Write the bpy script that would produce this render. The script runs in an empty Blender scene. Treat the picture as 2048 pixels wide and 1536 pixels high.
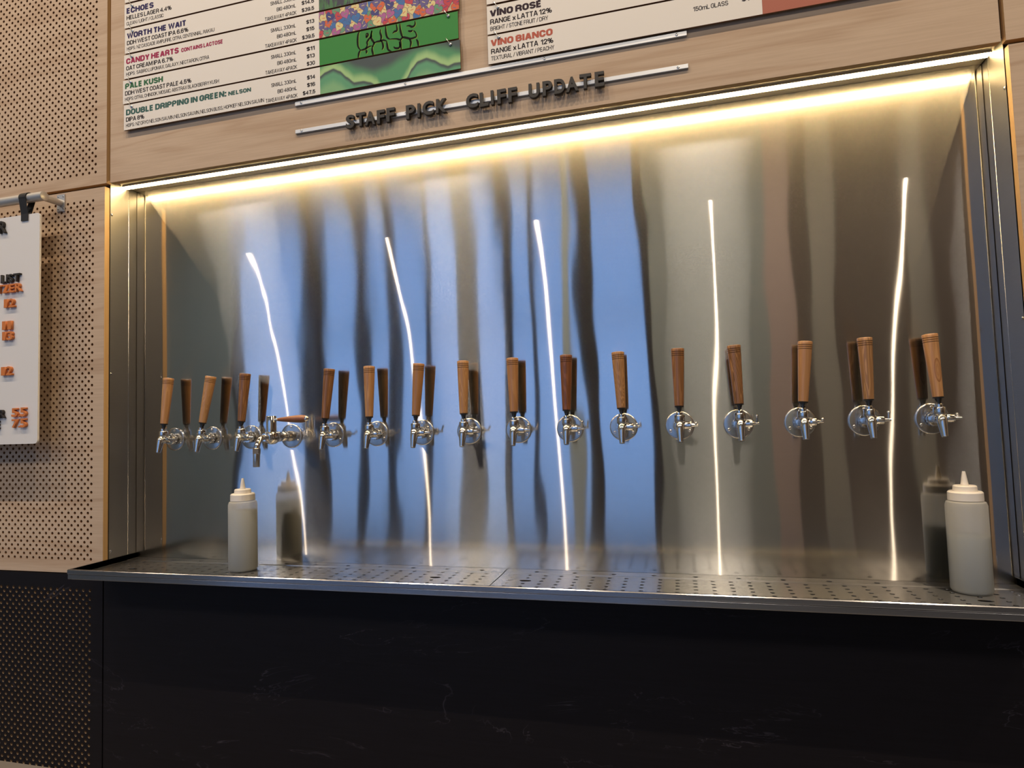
import bpy, math, random
from mathutils import Vector, Matrix
random.seed(7)
SC = bpy.context.scene
COL = SC.collection
Z0 = 1.60            # height of the row of taps above the floor; shapes below are given relative to it

# ------------------------------------------------------------------ camera
F_PX = 1250.0
CAM = Vector((1.6201, -1.6279, Z0 + 0.0308))
PITCH, ROLL, YAW = 0.0565, 0.0315, 0.2588
RC = Matrix.Rotation(YAW, 3, 'Z') @ Matrix.Rotation(PITCH, 3, 'X') @ Matrix.Rotation(ROLL, 3, 'Y')
cd = bpy.data.cameras.new('camera')
cd.sensor_width = 36.0
cd.lens = F_PX / 2048 * 36.0
cd.clip_start = 0.02
cam = bpy.data.objects.new('camera', cd)
COL.objects.link(cam)
m3 = Matrix((RC.col[0], RC.col[2], -RC.col[1])).transposed()
cam.matrix_world = Matrix.Translation(CAM) @ m3.to_4x4()
SC.camera = cam


def at_y(px, py, y):
    """photo pixel -> point on the plane y (z relative to the taps)"""
    d = RC @ Vector(((px - 1024) / F_PX, 1.0, -(py - 768) / F_PX))
    t = (y - CAM.y) / d.y
    p = CAM + d * t
    return Vector((p.x, p.y, p.z - Z0))


# ------------------------------------------------------------------ world, view, lights
SC.view_settings.view_transform = 'Standard'
SC.view_settings.look = 'None'
SC.view_settings.gamma = 1.0
SC.view_settings.use_curve_mapping = False
SC.view_settings.exposure = 0.0
SC.cycles.use_denoising = True
SC.cycles.max_bounces = 8
SC.cycles.glossy_bounces = 5
SC.cycles.transparent_max_bounces = 12
SC.cycles.sample_clamp_indirect = 6.0
SC.cycles.caustics_reflective = False
SC.cycles.caustics_refractive = False

W = bpy.data.worlds.new('daylight')
SC.world = W
W.use_nodes = True
bgn = W.node_tree.nodes['Background']
bgn.inputs[0].default_value = (0.29, 0.49, 0.92, 1)
bgn.inputs[1].default_value = 1.45

SPOT_W = 148.0       # ceiling spotlights, a row in front of the wall
LED_E = 72.0         # LED strip under the header
LIGHT_X = [-5.43, -3.97, -2.51, -0.98, 0.47, 1.94, 3.38, 4.85]
LIGHT_Y, LIGHT_Z = -1.604, Z0 + 3.968


def add_spot(name, loc, target, power, col, size=math.radians(95), blend=0.6, rad=0.012):
    l = bpy.data.lights.new(name, 'SPOT')
    l.energy = power
    l.color = col
    l.spot_size = size
    l.spot_blend = blend
    l.shadow_soft_size = rad
    o = bpy.data.objects.new(name, l)
    COL.objects.link(o)
    o.location = loc
    o.rotation_euler = (Vector(target) - Vector(loc)).to_track_quat('-Z', 'Y').to_euler()
    return o


for x in LIGHT_X:
    add_spot('spot_lamp', (x, LIGHT_Y, LIGHT_Z), (x, 0.0, Z0 + 0.2), SPOT_W, (1.0, 0.79, 0.56))
for x in (-4.0, -1.0, 2.0, 5.0):      # added fill lights that brighten the room mirrored in the steel
    l = bpy.data.lights.new('room_fill', 'AREA')
    l.shape = 'DISK'
    l.size = 1.0
    l.energy = 60.0
    l.color = (1.0, 0.90, 0.78)
    o = bpy.data.objects.new('room_fill', l)
    COL.objects.link(o)
    o.location = (x, -4.6, LIGHT_Z)


# ------------------------------------------------------------------ materials
class NT:
    def __init__(s, name):
        s.m = bpy.data.materials.new(name)
        s.m.use_nodes = True
        s.t = s.m.node_tree
        s.p = s.t.nodes['Principled BSDF']

    def n(s, typ, **kw):
        nd = s.t.nodes.new(typ)
        for k, v in kw.items():
            setattr(nd, k, v)
        return nd

    def l(s, a, b):
        s.t.links.new(a, b)

    def set(s, **kw):
        for k, v in kw.items():
            s.p.inputs[k.replace('_', ' ')].default_value = v

    def coords(s, scale=(1, 1, 1), loc=(0, 0, 0), kind='Object'):
        tc = s.n('ShaderNodeTexCoord')
        mp = s.n('ShaderNodeMapping')
        mp.inputs['Scale'].default_value = scale
        mp.inputs['Location'].default_value = loc
        s.l(tc.outputs[kind], mp.inputs[0])
        return mp.outputs[0]

    def noise(s, vec, scale, detail=3.0, rough=0.5, dist=0.0):
        n = s.n('ShaderNodeTexNoise')
        n.inputs['Scale'].default_value = scale
        n.inputs['Detail'].default_value = detail
        n.inputs['Roughness'].default_value = rough
        n.inputs['Distortion'].default_value = dist
        s.l(vec, n.inputs['Vector'])
        return n.outputs[0]

    def ramp(s, fac, stops):
        r = s.n('ShaderNodeValToRGB')
        els = r.color_ramp.elements
        while len(els) < len(stops):
            els.new(0.5)
        for e, (p, c) in zip(els, stops):
            e.position = p
            e.color = (*c, 1) if len(c) == 3 else c
        s.l(fac, r.inputs[0])
        return r.outputs[0]

    def mix(s, fac, a, b, typ='MIX'):
        m = s.n('ShaderNodeMix', data_type='RGBA', blend_type=typ)
        for sock, v in ((m.inputs[0], fac), (m.inputs[6], a), (m.inputs[7], b)):
            if hasattr(v, 'is_output') or isinstance(v, bpy.types.NodeSocket):
                s.l(v, sock)
            elif isinstance(v, (int, float)):
                sock.default_value = v
            else:
                sock.default_value = (*v, 1)
        return m.outputs[2]

    def bump(s, h, strength, dist, normal=None):
        b = s.n('ShaderNodeBump')
        b.inputs['Strength'].default_value = strength
        b.inputs['Distance'].default_value = dist
        s.l(h, b.inputs['Height'])
        if normal is not None:
            s.l(normal, b.inputs['Normal'])
        return b.outputs[0]


def plain(name, col, rough=0.5, metal=0.0, emit=None, es=1.0, **kw):
    t = NT(name)
    t.set(Base_Color=(*col, 1), Roughness=rough, Metallic=metal)
    if emit:
        t.set(Emission_Color=(*emit, 1), Emission_Strength=es)
    for k, v in kw.items():
        t.p.inputs[k.replace('_', ' ')].default_value = v
    return t.m


def birch(name, light, dark, axis='x', rough=0.55):
    t = NT(name)
    sc = (0.55, 1, 5.0) if axis == 'x' else (5.0, 1, 0.55)
    v = t.coords(sc)
    warp = t.noise(v, 1.7, 2, 0.5, 0.6)
    w = t.n('ShaderNodeMath', operation='MULTIPLY')
    w.inputs[1].default_value = 26.0
    t.l(warp, w.inputs[0])
    sn = t.n('ShaderNodeMath', operation='SINE')
    t.l(w.outputs[0], sn.inputs[0])
    ab = t.n('ShaderNodeMath', operation='POWER')
    ad = t.n('ShaderNodeMath', operation='MULTIPLY_ADD')
    ad.inputs[1].default_value = 0.5
    ad.inputs[2].default_value = 0.5
    t.l(sn.outputs[0], ad.inputs[0])
    t.l(ad.outputs[0], ab.inputs[0])
    ab.inputs[1].default_value = 4.0
    fine = t.noise(t.coords((6, 1, 160) if axis == 'x' else (160, 1, 6)), 1.0, 4, 0.6)
    c = t.mix(ab.outputs[0], light, dark)
    c2 = t.mix(0.35, c, t.ramp(fine, [(0.3, tuple(x * 0.8 for x in dark)), (0.62, light)]))
    t.l(c2, t.p.inputs['Base Color'])
    t.set(Roughness=rough, Specular_IOR_Level=0.3)
    t.l(t.bump(fine, 0.15, 0.0005), t.p.inputs['Normal'])
    return t.m


def ply_edge(name, a, b, axis):
    """end of plywood: thin veneers, light and dark"""
    t = NT(name)
    wv = t.n('ShaderNodeTexWave', wave_type='BANDS', bands_direction=axis)
    wv.inputs['Scale'].default_value = 60.0
    wv.inputs['Distortion'].default_value = 0.6
    t.l(t.coords(), wv.inputs['Vector'])
    t.l(t.mix(wv.outputs[0], b, a), t.p.inputs['Base Color'])
    t.set(Roughness=0.6)
    return t.m


def steel(name, grain_dir, ah=0.010, lobes=((0.035, 0.6), (0.32, 0.4)), col=(0.60, 0.59, 0.575), wave=0.0, grain=(3, 400, 400)):
    """brushed steel: crisp along the grain, smeared across it; two lobes (spread across the grain, share)"""
    t = NT(name)
    t.t.nodes.remove(t.p)
    fine = t.noise(t.coords(grain), 1.0, 3, 0.6)
    big = t.noise(t.coords((1.2, 1, 1.2)), 2.2, 4, 0.6)
    c = t.mix(t.ramp(fine, [(0.35, (0, 0, 0)), (0.65, (1, 1, 1))]), tuple(x * 0.95 for x in col), col)
    cx = t.n('ShaderNodeCombineXYZ')
    for i in range(3):
        cx.inputs[i].default_value = grain_dir[i]
    nrm = None
    if wave:
        h = t.noise(t.coords((2.6, 1, 0.9)), 1.0, 1.5, 0.4)
        nrm = t.bump(h, 1.0, wave)
        h2 = t.noise(t.coords((9.0, 1, 2.2), (3, 0, 1)), 1.0, 1, 0.4)
        nrm = t.bump(h2, 1.0, wave * 0.26, nrm)
    outs = []
    for av, sh in lobes:
        g = t.n('ShaderNodeBsdfAnisotropic')
        a0 = math.sqrt(ah * av)
        rr = t.n('ShaderNodeMapRange')
        r0 = math.sqrt(a0)
        rr.inputs['To Min'].default_value = r0 * 0.88
        rr.inputs['To Max'].default_value = r0 * 1.14
        t.l(big, rr.inputs['Value'])
        t.l(rr.outputs[0], g.inputs['Roughness'])
        g.inputs['Anisotropy'].default_value = 1 - math.sqrt(ah / av)
        t.l(c, g.inputs['Color'])
        t.l(cx.outputs[0], g.inputs['Tangent'])
        if nrm is not None:
            t.l(nrm, g.inputs['Normal'])
        outs.append((g.outputs[0], sh))
    mx = t.n('ShaderNodeMixShader')
    mx.inputs[0].default_value = outs[1][1]
    t.l(outs[0][0], mx.inputs[1])
    t.l(outs[1][0], mx.inputs[2])
    t.l(mx.outputs[0], t.t.nodes['Material Output'].inputs[0])
    return t.m


M = {}
M['birch'] = birch('birch_ply_face', (0.57, 0.425, 0.300), (0.47, 0.325, 0.215))
M['ply_edge_x'] = ply_edge('ply_edge', (0.66, 0.44, 0.22), (0.42, 0.24, 0.10), 'Y')
M['hole_wood'] = plain('drilled_ply_core', (0.26, 0.14, 0.07), 0.8)
M['hole_black'] = plain('drilled_core_of_black_ply', (0.30, 0.21, 0.13), 0.75)
M['steel_back'] = steel('brushed_steel_sheet', (1, 0, 0), 0.0010, ((0.03, 0.76), (0.42, 0.24)), wave=0.0026, grain=(7, 1, 900))
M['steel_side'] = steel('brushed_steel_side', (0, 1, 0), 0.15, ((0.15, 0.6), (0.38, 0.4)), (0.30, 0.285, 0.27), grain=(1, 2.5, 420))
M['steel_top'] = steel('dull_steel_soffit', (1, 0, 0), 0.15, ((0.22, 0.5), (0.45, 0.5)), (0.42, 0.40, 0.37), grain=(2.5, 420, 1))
M['steel_tray'] = steel('tray_steel', (1, 0, 0), 0.02, ((0.04, 0.5), (0.22, 0.5)), grain=(2.5, 420, 1))
M['steel_rim'] = steel('tray_rim_steel', (1, 0, 0), 0.03, ((0.04, 0.92), (0.22, 0.08)), (0.40, 0.40, 0.42), grain=(2.5, 420, 420))
M['steel_flange'] = steel('flange_steel', (1, 0, 0), 0.03, ((0.05, 0.82), (0.22, 0.18)), (0.50, 0.49, 0.47), grain=(30, 30, 30))
M['chrome'] = plain('polished_steel', (0.74, 0.72, 0.69), 0.10, 1.0)
M['satin'] = plain('satin_steel', (0.62, 0.60, 0.57), 0.27, 1.0)
M['black_plastic'] = plain('black_plastic', (0.012, 0.012, 0.013), 0.35)
M['dark_void'] = plain('dark_void', (0.012, 0.010, 0.009), 0.9)
M['alu'] = plain('anodised_aluminium', (0.60, 0.60, 0.60), 0.42, 0.85)
M['alu_rod'] = plain('satin_aluminium_rod', (0.62, 0.60, 0.57), 0.40, 0.7)
M['white_board'] = plain('white_sign_board', (0.74, 0.72, 0.70), 0.5)
M['menu_white'] = plain('menu_board_white', (0.80, 0.755, 0.69), 0.5)
M['mdf_edge'] = plain('mdf_edge', (0.20, 0.10, 0.05), 0.8)
M['letter_dark'] = plain('dark_bronze_letters', (0.022, 0.018, 0.015), 0.55)
M['letter_orange'] = plain('orange_plastic', (0.62, 0.19, 0.045), 0.45)
M['strap'] = plain('black_leather_strap', (0.008, 0.008, 0.009), 0.6)
M['concrete'] = plain('grey_ledge', (0.22, 0.19, 0.165), 0.7)
M['led'] = plain('led_diffuser', (0.9, 0.85, 0.75), 0.5, 0.0, (1.0, 0.71, 0.33), LED_E)


def black_ply(name):
    t = NT(name)
    v = t.coords((1.0, 1, 3.2))
    n1 = t.noise(v, 1.3, 6, 0.58, 1.0)
    # thin irregular veins where the warped noise crosses a level
    s = t.n('ShaderNodeMath', operation='SUBTRACT')
    s.inputs[1].default_value = 0.53
    t.l(n1, s.inputs[0])
    a = t.n('ShaderNodeMath', operation='ABSOLUTE')
    t.l(s.outputs[0], a.inputs[0])
    vein = t.ramp(a.outputs[0], [(0.0, (1, 1, 1)), (0.004, (0, 0, 0))])
    patch = t.ramp(t.noise(t.coords((1.3, 1, 5)), 2.6, 3, 0.6), [(0.46, (0, 0, 0)), (0.70, (1, 1, 1))])
    fac = t.mix(1.0, vein, patch, 'MULTIPLY')
    fine = t.noise(t.coords((5, 1, 150)), 1.0, 3, 0.6)
    base = t.mix(fine, (0.0045, 0.0038, 0.0046), (0.0105, 0.0088, 0.0115))
    t.l(t.mix(fac, base, (0.050, 0.044, 0.055)), t.p.inputs['Base Color'])
    t.set(Roughness=0.5, Specular_IOR_Level=0.16)
    return t.m


M['black_ply'] = black_ply('black_stained_ply')


def bottle_mat(name, col, transp):
    t = NT(name)
    t.set(Base_Color=(*col, 1), Roughness=0.42, Specular_IOR_Level=0.45)
    tr = t.n('ShaderNodeBsdfTranslucent')
    tr.inputs[0].default_value = (*col, 1)
    mx = t.n('ShaderNodeMixShader')
    mx.inputs[0].default_value = 0.45
    t.l(t.p.outputs[0], mx.inputs[1])
    t.l(tr.outputs[0], mx.inputs[2])
    tp = t.n('ShaderNodeBsdfTransparent')
    m2 = t.n('ShaderNodeMixShader')
    m2.inputs[0].default_value = transp
    t.l(mx.outputs[0], m2.inputs[1])
    t.l(tp.outputs[0], m2.inputs[2])
    t.l(m2.outputs[0], t.t.nodes['Material Output'].inputs[0])
    return t.m


M['bottle'] = bottle_mat('translucent_plastic', (0.97, 0.95, 0.89), 0.45)
M['liquid'] = bottle_mat('cloudy_liquid', (0.36, 0.40, 0.40), 0.05)
M['cap'] = plain('white_plastic_cap', (0.80, 0.74, 0.66), 0.4)


def handle_mat(name, light, dark, freq, contrast, seed, knot=False):
    t = NT(name)
    v = t.coords((1, 1, 0.07), (seed * 1.7, seed * 0.9, seed * 0.31))
    warp = t.noise(v, 34, 2, 0.5, 0.4)
    w = t.n('ShaderNodeMath', operation='MULTIPLY')
    w.inputs[1].default_value = freq * 2.4
    t.l(warp, w.inputs[0])
    sn = t.n('ShaderNodeMath', operation='SINE')
    t.l(w.outputs[0], sn.inputs[0])
    c = t.ramp(sn.outputs[0], [(0.15, dark), (0.75, light)])
    base = t.mix(contrast, light, c)
    fine = t.noise(t.coords((1, 1, 0.03), (seed, 0, 0)), 420, 2, 0.5)
    col = t.mix(0.25, base, t.mix(fine, dark, light))
    if knot:
        # oval knot on the side that faces the room
        sp = t.n('ShaderNodeSeparateXYZ')
        t.l(t.coords((1 / 0.0075, 1, 1 / 0.030), (-0.0025 / 0.0075, 0, -0.083 / 0.030)), sp.inputs[0])
        cb = t.n('ShaderNodeCombineXYZ')
        t.l(sp.outputs[0], cb.inputs[0])
        t.l(sp.outputs[2], cb.inputs[2])
        ln = t.n('ShaderNodeVectorMath', operation='LENGTH')
        t.l(cb.outputs[0], ln.inputs[0])
        kf = t.ramp(ln.outputs['Value'], [(0.0, (0.1, 0.1, 0.1)), (0.4, (0.45, 0.45, 0.45)), (0.65, (0.2, 0.2, 0.2)), (0.93, (0.85, 0.85, 0.85)), (1.0, (0, 0, 0))])
        col = t.mix(kf, col, dark)
    t.l(col, t.p.inputs['Base Color'])
    t.set(Roughness=0.33, Coat_Weight=0.15, Coat_Roughness=0.2)
    return t.m


# ------------------------------------------------------------------ mesh helpers
def frame(axis):
    a = Vector(axis).normalized()
    h = Vector((0, 0, 1)) if abs(a.z) < 0.9 else Vector((1, 0, 0))
    u = a.cross(h).normalized()
    return a, u, a.cross(u).normalized()


class MB:
    def __init__(s):
        s.v, s.f, s.mi, s.sm = [], [], [], []

    def add(s, vs, fs, mi=0, smooth=False):
        k = len(s.v)
        s.v += [tuple(p) for p in vs]
        for f in fs:
            s.f.append([i + k for i in f])
            s.mi.append(mi)
            s.sm.append(smooth)
        return s

    def box(s, a, b, mi=0, mis=None):
        x0, y0, z0 = a
        x1, y1, z1 = b
        vs = [(x0, y0, z0), (x1, y0, z0), (x1, y1, z0), (x0, y1, z0), (x0, y0, z1), (x1, y0, z1), (x1, y1, z1), (x0, y1, z1)]
        fs = [(0, 3, 2, 1), (4, 5, 6, 7), (0, 1, 5, 4), (1, 2, 6, 5), (2, 3, 7, 6), (3, 0, 4, 7)]  # -z +z -y +x +y -x
        for i, f in enumerate(fs):
            s.add(vs, [f], mis[i] if mis else mi)
        return s

    def lathe(s, prof, org=(0, 0, 0), axis=(0, 0, 1), n=24, mi=0, smooth=True, sharp=35):
        """prof: list of (t along axis, radius); faces split where the profile bends sharply"""
        a, u, w = frame(axis)
        org = Vector(org)
        cs = [(math.cos(2 * math.pi * i / n), math.sin(2 * math.pi * i / n)) for i in range(n)]
        for k in range(len(prof) - 1):
            (t0, r0), (t1, r1) = prof[k], prof[k + 1]
            vs, fs = [], []
            for t, r in ((t0, r0), (t1, r1)):
                for c, si in cs:
                    vs.append(org + a * t + (u * c + w * si) * r)
            for i in range(n):
                j = (i + 1) % n
                if r0 < 1e-6:
                    fs.append((i, n + j, n + i))
                elif r1 < 1e-6:
                    fs.append((i, j, n + i))
                else:
                    fs.append((i, j, n + j, n + i))
            s.add(vs, fs, mi, smooth)
        return s

    def tube(s, pts, rad, n=10, mi=0, caps=True):
        pts = [Vector(p) for p in pts]
        rads = rad if isinstance(rad, (list, tuple)) else [rad] * len(pts)
        vs, fs = [], []
        u = None
        for i, p in enumerate(pts):
            d = (pts[min(i + 1, len(pts) - 1)] - pts[max(i - 1, 0)]).normalized()
            if u is None:
                _, u, _ = frame(d)
            u = (u - d * u.dot(d)).normalized()
            w = d.cross(u)
            for k in range(n):
                a = 2 * math.pi * k / n
                vs.append(p + (u * math.cos(a) + w * math.sin(a)) * rads[i])
        for i in range(len(pts) - 1):
            for k in range(n):
                j = (k + 1) % n
                fs.append((i * n + k, i * n + j, (i + 1) * n + j, (i + 1) * n + k))
        s.add(vs, fs, mi, True)
        if caps:
            m = len(pts) - 1
            s.add([vs[k] for k in range(n)], [tuple(range(n))[::-1]], mi)
            s.add([vs[m * n + k] for k in range(n)], [tuple(range(n))], mi)
        return s

    def sphere(s, c, r, mi=0, n=16):
        prof = [(-r * math.cos(math.pi * i / 10), max(r * math.sin(math.pi * i / 10), 0)) for i in range(11)]
        return s.lathe(prof, c, (0, 0, 1), n, mi)

    def prism_x(s, prof, x0, x1, mi=0):
        """closed (y, z) outline swept along x"""
        n = len(prof)
        vs = [(x0, y, z) for y, z in prof] + [(x1, y, z) for y, z in prof]
        fs = [(i, (i + 1) % n, n + (i + 1) % n, n + i) for i in range(n)]
        s.add(vs, fs, mi)
        s.add(vs, [tuple(range(n))[::-1], tuple(range(n, 2 * n))], mi)
        return s

    def mesh(s, name, mats):
        me = bpy.data.meshes.new(name)
        me.from_pydata(s.v, [], s.f)
        for m in (mats if isinstance(mats, (list, tuple)) else [mats]):
            me.materials.append(m)
        me.polygons.foreach_set('material_index', s.mi)
        me.polygons.foreach_set('use_smooth', s.sm)
        me.update()
        # merge and make the normals agree, keep hard edges by angle
        import bmesh
        bm = bmesh.new()
        bm.from_mesh(me)
        if len(s.v) < 40000:
            bmesh.ops.remove_doubles(bm, verts=bm.verts, dist=1e-6)
            bmesh.ops.recalc_face_normals(bm, faces=bm.faces)
            for e in bm.edges:
                if len(e.link_faces) == 2 and e.calc_face_angle(0) > math.radians(38):
                    e.smooth = False
        bm.to_mesh(me)
        bm.free()
        return me

    def build(s, name, mats, parent=None, loc=(0, 0, 0), rot=None, **kw):
        return link(name, s.mesh(name, mats), parent, loc, rot, **kw)


def link(name, data, parent=None, loc=(0, 0, 0), rot=None, label=None, cat=None, group=None, kind=None):
    o = bpy.data.objects.new(name, data)
    COL.objects.link(o)
    o.location = Vector(loc) + (Vector((0, 0, 0)) if parent else Vector((0, 0, Z0)))
    if rot:
        o.rotation_euler = rot
    if parent:
        o.parent = parent
    if label:
        o['label'] = label
    if cat:
        o['category'] = cat
    if group:
        o['group'] = group
    if kind:
        o['kind'] = kind
    return o


def thing(name, loc, label, cat, group=None, rot=None):
    return link(name, None, None, loc, rot, label, cat, group)


def struct(name, mb, mats, loc=(0, 0, 0)):
    return mb.build(name, mats, None, loc, kind='structure')


# ------------------------------------------------------------------ sizes (metres, z relative to the taps)
D = 0.1281                    # steel back sheet
XL, XR = -0.1903, 2.382       # opening of the recess
ZH = 0.8567                   # underside of the header
ZS_ = 0.8720                  # steel soffit behind the header
ZB = -0.4238                  # underside of the light ply panels
TH = 0.018                    # ply thickness
TRAY_F = -0.1231              # front of the drip tray
ZP = -0.398                   # tray grate surface
ZR = -0.3806                  # tray rim
FLOOR = -Z0
CEIL = 4.15
XA, XB, YB = -6.6, 6.6, -6.5  # room


# ------------------------------------------------------------------ room shell
struct('floor', MB().box((XA - .2, YB - .2, FLOOR - .1), (XB + .2, .5, FLOOR)), plain('concrete_floor', (0.17, 0.18, 0.20), 0.25))
struct('ceiling', MB().box((XA - .2, YB - .2, CEIL), (XB + .2, .5, CEIL + .1)), plain('ceiling_paint', (0.10, 0.095, 0.09), 0.8))
struct('wall_left', MB().box((XA - .2, YB - .2, FLOOR), (XA, .5, CEIL)), plain('sage_wall', (0.36, 0.44, 0.46), 0.7))
struct('wall_right', MB().box((XB, YB - .2, FLOOR), (XB + .2, .5, CEIL)), plain('brown_wall', (0.12, 0.085, 0.06), 0.7))
WX0, WX1, WZ0, WZ1 = -5.06, 1.36, -1.58, 3.4
rw = MB()
rw.box((XA - .2, YB - .2, FLOOR), (WX0, YB, CEIL), 4)
rw.box((WX1, YB - .2, FLOOR), (2.77, YB, CEIL), 0)
rw.box((2.77, YB - .2, FLOOR), (3.07, YB, CEIL), 1)
rw.box((3.07, YB - .2, FLOOR), (3.30, YB, CEIL), 2)
rw.box((3.30, YB - .2, FLOOR), (3.60, YB, CEIL), 3)
rw.box((3.60, YB - .2, FLOOR), (4.30, YB, CEIL), 2)
rw.box((4.30, YB - .2, FLOOR), (4.55, YB, CEIL), 3)
rw.box((4.55, YB - .2, FLOOR), (XB + .2, YB, CEIL), 2)
rw.box((WX0, YB - .2, FLOOR), (WX1, YB, WZ0), 0)
rw.box((WX0, YB - .2, WZ1), (WX1, YB, CEIL), 0)
struct('wall_rear', rw, [plain('green_grey_wall', (0.43, 0.465, 0.43), 0.7), plain('salmon_pier', (0.66, 0.50, 0.43), 0.7), plain('dark_timber_wall', (0.17, 0.13, 0.10), 0.6), plain('taupe_pier', (0.46, 0.42, 0.34), 0.7), plain('blue_grey_wall', (0.40, 0.50, 0.54), 0.7)])
struct('added_post_1', MB().box((.23, YB + .02, FLOOR), (.33, YB + .12, CEIL)), plain('pale_green_added_post', (0.72, 0.80, 0.70), 0.5))  # made-up post, added for the pale streak it gives in the steel
MULL = [-5.06, -3.72, -2.92, -2.44, -1.89, -1.25, -0.69, -0.27, 0.47, 1.36]
MW = [0.05, 0.14, 0.08, 0.06, 0.04, 0.16, 0.07, 0.03, 0.10, 0.12]
win = MB()
for x, w in zip(MULL, MW):
    win.box((x - w, YB - .14, WZ0), (x + w, YB - .02, WZ1))
for z in (WZ0, 1.35, WZ1 - .08):
    win.box((WX0, YB - .13, z), (WX1, YB - .03, z + .08))
wo = struct('window_1', win, plain('dark_window_frame', (0.02, 0.02, 0.022), 0.5))
gl = NT('window_glass')
tpn = gl.n('ShaderNodeBsdfTransparent')
tpn.inputs[0].default_value = (0.92, 0.96, 1.0, 1)
gls = gl.n('ShaderNodeBsdfGlossy')
gls.inputs['Roughness'].default_value = 0.02
mxs = gl.n('ShaderNodeMixShader')
mxs.inputs[0].default_value = 0.05
gl.l(tpn.outputs[0], mxs.inputs[1])
gl.l(gls.outputs[0], mxs.inputs[2])
gl.l(mxs.outputs[0], gl.t.nodes['Material Output'].inputs[0])
for k in range(len(MULL) - 1):
    x0, x1 = MULL[k] + MW[k], MULL[k + 1] - MW[k + 1]
    for z0, z1 in ((WZ0 + .08, 1.35), (1.43, WZ1 - .08)):
        MB().box((x0, YB - .085, z0), (x1, YB - .079, z1)).build('pane', gl.m, wo)
struct('ground_outside', MB().box((-30, -40, FLOOR - .16), (30, YB - .2, FLOOR - .12)), plain('pavement', (0.80, 0.79, 0.77), 0.8))

# the wall that carries the panels: dark framing behind, open at the recess
wf = MB()
y0, y1 = TH + .003, 0.42
wf.box((XA, y0, FLOOR), (XL - .004, y1, CEIL))
wf.box((XR + .004, y0, FLOOR), (XB, y1, CEIL))
wf.box((XL - .004, y0, ZS_ + .004), (XR + .004, y1, CEIL))
wf.box((XL - .004, y0, FLOOR), (XR + .004, y1, -.46))
wf.box((XL - .004, D + .01, -.46), (XR + .004, y1, ZS_ + .004))
wall_front = struct('wall_front', wf, plain('wall_framing', (0.09, 0.055, 0.03), 0.8))


def perf_panel(name, x0, x1, z0, z1, yf, th, edge_x, dirx, top_z, ncol, nrow, mats, r=0.0050, p=0.01345, parent=None):
    """ply panel with staggered drilled holes; the first column of holes is at edge_x and columns go on in dirx"""
    mb = MB()
    fv, ff, fm = [], [], []
    xs0 = edge_x - dirx * p / 2
    xs1 = edge_x + dirx * (ncol - .5) * p
    zt, zb = top_z + p / 2, top_z - (nrow - .5) * p
    lo, hi = min(xs0, xs1), max(xs0, xs1)

    def quad(a, b, c, d, mi):
        k = len(fv)
        fv.extend((a, b, c, d))
        ff.append((k, k + 1, k + 2, k + 3))
        fm.append(mi)
    for (a, b, c, d) in ((x0, lo, z0, z1), (hi, x1, z0, z1), (lo, hi, zt, z1), (lo, hi, z0, zb)):
        quad((a, yf, c), (b, yf, c), (b, yf, d), (a, yf, d), 0)
    oct_ = [(math.cos(math.pi / 4 * k), math.sin(math.pi / 4 * k)) for k in range(8)]
    h = p / 2
    sq = [(h, 0), (h, h), (0, h), (-h, h), (-h, 0), (-h, -h), (0, -h), (h, -h)]
    for i in range(ncol):
        cx = edge_x + dirx * i * p
        for j in range(nrow):
            cz = top_z - j * p
            if (i + j) % 2:
                quad((cx - h, yf, cz - h), (cx + h, yf, cz - h), (cx + h, yf, cz + h), (cx - h, yf, cz + h), 0)
                continue
            for k in range(8):
                l = (k + 1) % 8
                a, b = sq[k], sq[l]
                c, d = oct_[k], oct_[l]
                quad((cx + a[0], yf, cz + a[1]), (cx + b[0], yf, cz + b[1]), (cx + d[0] * r, yf, cz + d[1] * r), (cx + c[0] * r, yf, cz + c[1] * r), 0)
                quad((cx + c[0] * r, yf, cz + c[1] * r), (cx + d[0] * r, yf, cz + d[1] * r), (cx + d[0] * r, yf + th, cz + d[1] * r), (cx + c[0] * r, yf + th, cz + c[1] * r), 2)
    yb = yf + th
    quad((x1, yf, z0), (x1, yb, z0), (x1, yb, z1), (x1, yf, z1), 1)
    quad((x0, yb, z0), (x0, yf, z0), (x0, yf, z1), (x0, yb, z1), 1)
    quad((x0, yf, z1), (x1, yf, z1), (x1, yb, z1), (x0, yb, z1), 1)
    quad((x0, yb, z0), (x1, yb, z0), (x1, yf, z0), (x0, yf, z0), 1)
    me = bpy.data.meshes.new(name)
    me.from_pydata(fv, [], ff)
    for m in mats:
        me.materials.append(m)
    me.polygons.foreach_set('material_index', fm)
    me.update()
    return link(name, me, parent)


WM = [M['birch'], M['ply_edge_x'], M['hole_wood']]
BM_ = [M['black_ply'], M['black_ply'], M['hole_black']]
XPL = -1.02
perf_panel('perforated_panel', XPL, -0.1836, ZH + .001, 1.95, 0, TH, -0.2295, -1, 0.901 + 0.01345 * 72, 54, 73, WM, parent=wall_front)
perf_panel('perforated_panel', XPL, XL, ZB, ZH - .0100, 0, TH, -0.2390, -1, 0.805, 54, 89, WM, parent=wall_front)
perf_panel('perforated_panel', 2.3785, 3.20, ZH + .001, 1.95, 0, TH, 2.430, 1, 0.901 + 0.01345 * 72, 52, 73, WM, parent=wall_front)
perf_panel('perforated_panel', XR, 3.20, ZB, ZH - .0100, 0, TH, 2.432, 1, 0.805, 52, 89, WM, parent=wall_front)
perf_panel('black_perforated_panel', XPL, -0.186, -1.20, ZB - .003, -.004, TH, -0.2370, -1, -0.477, 54, 53, BM_, parent=wall_front)
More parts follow.
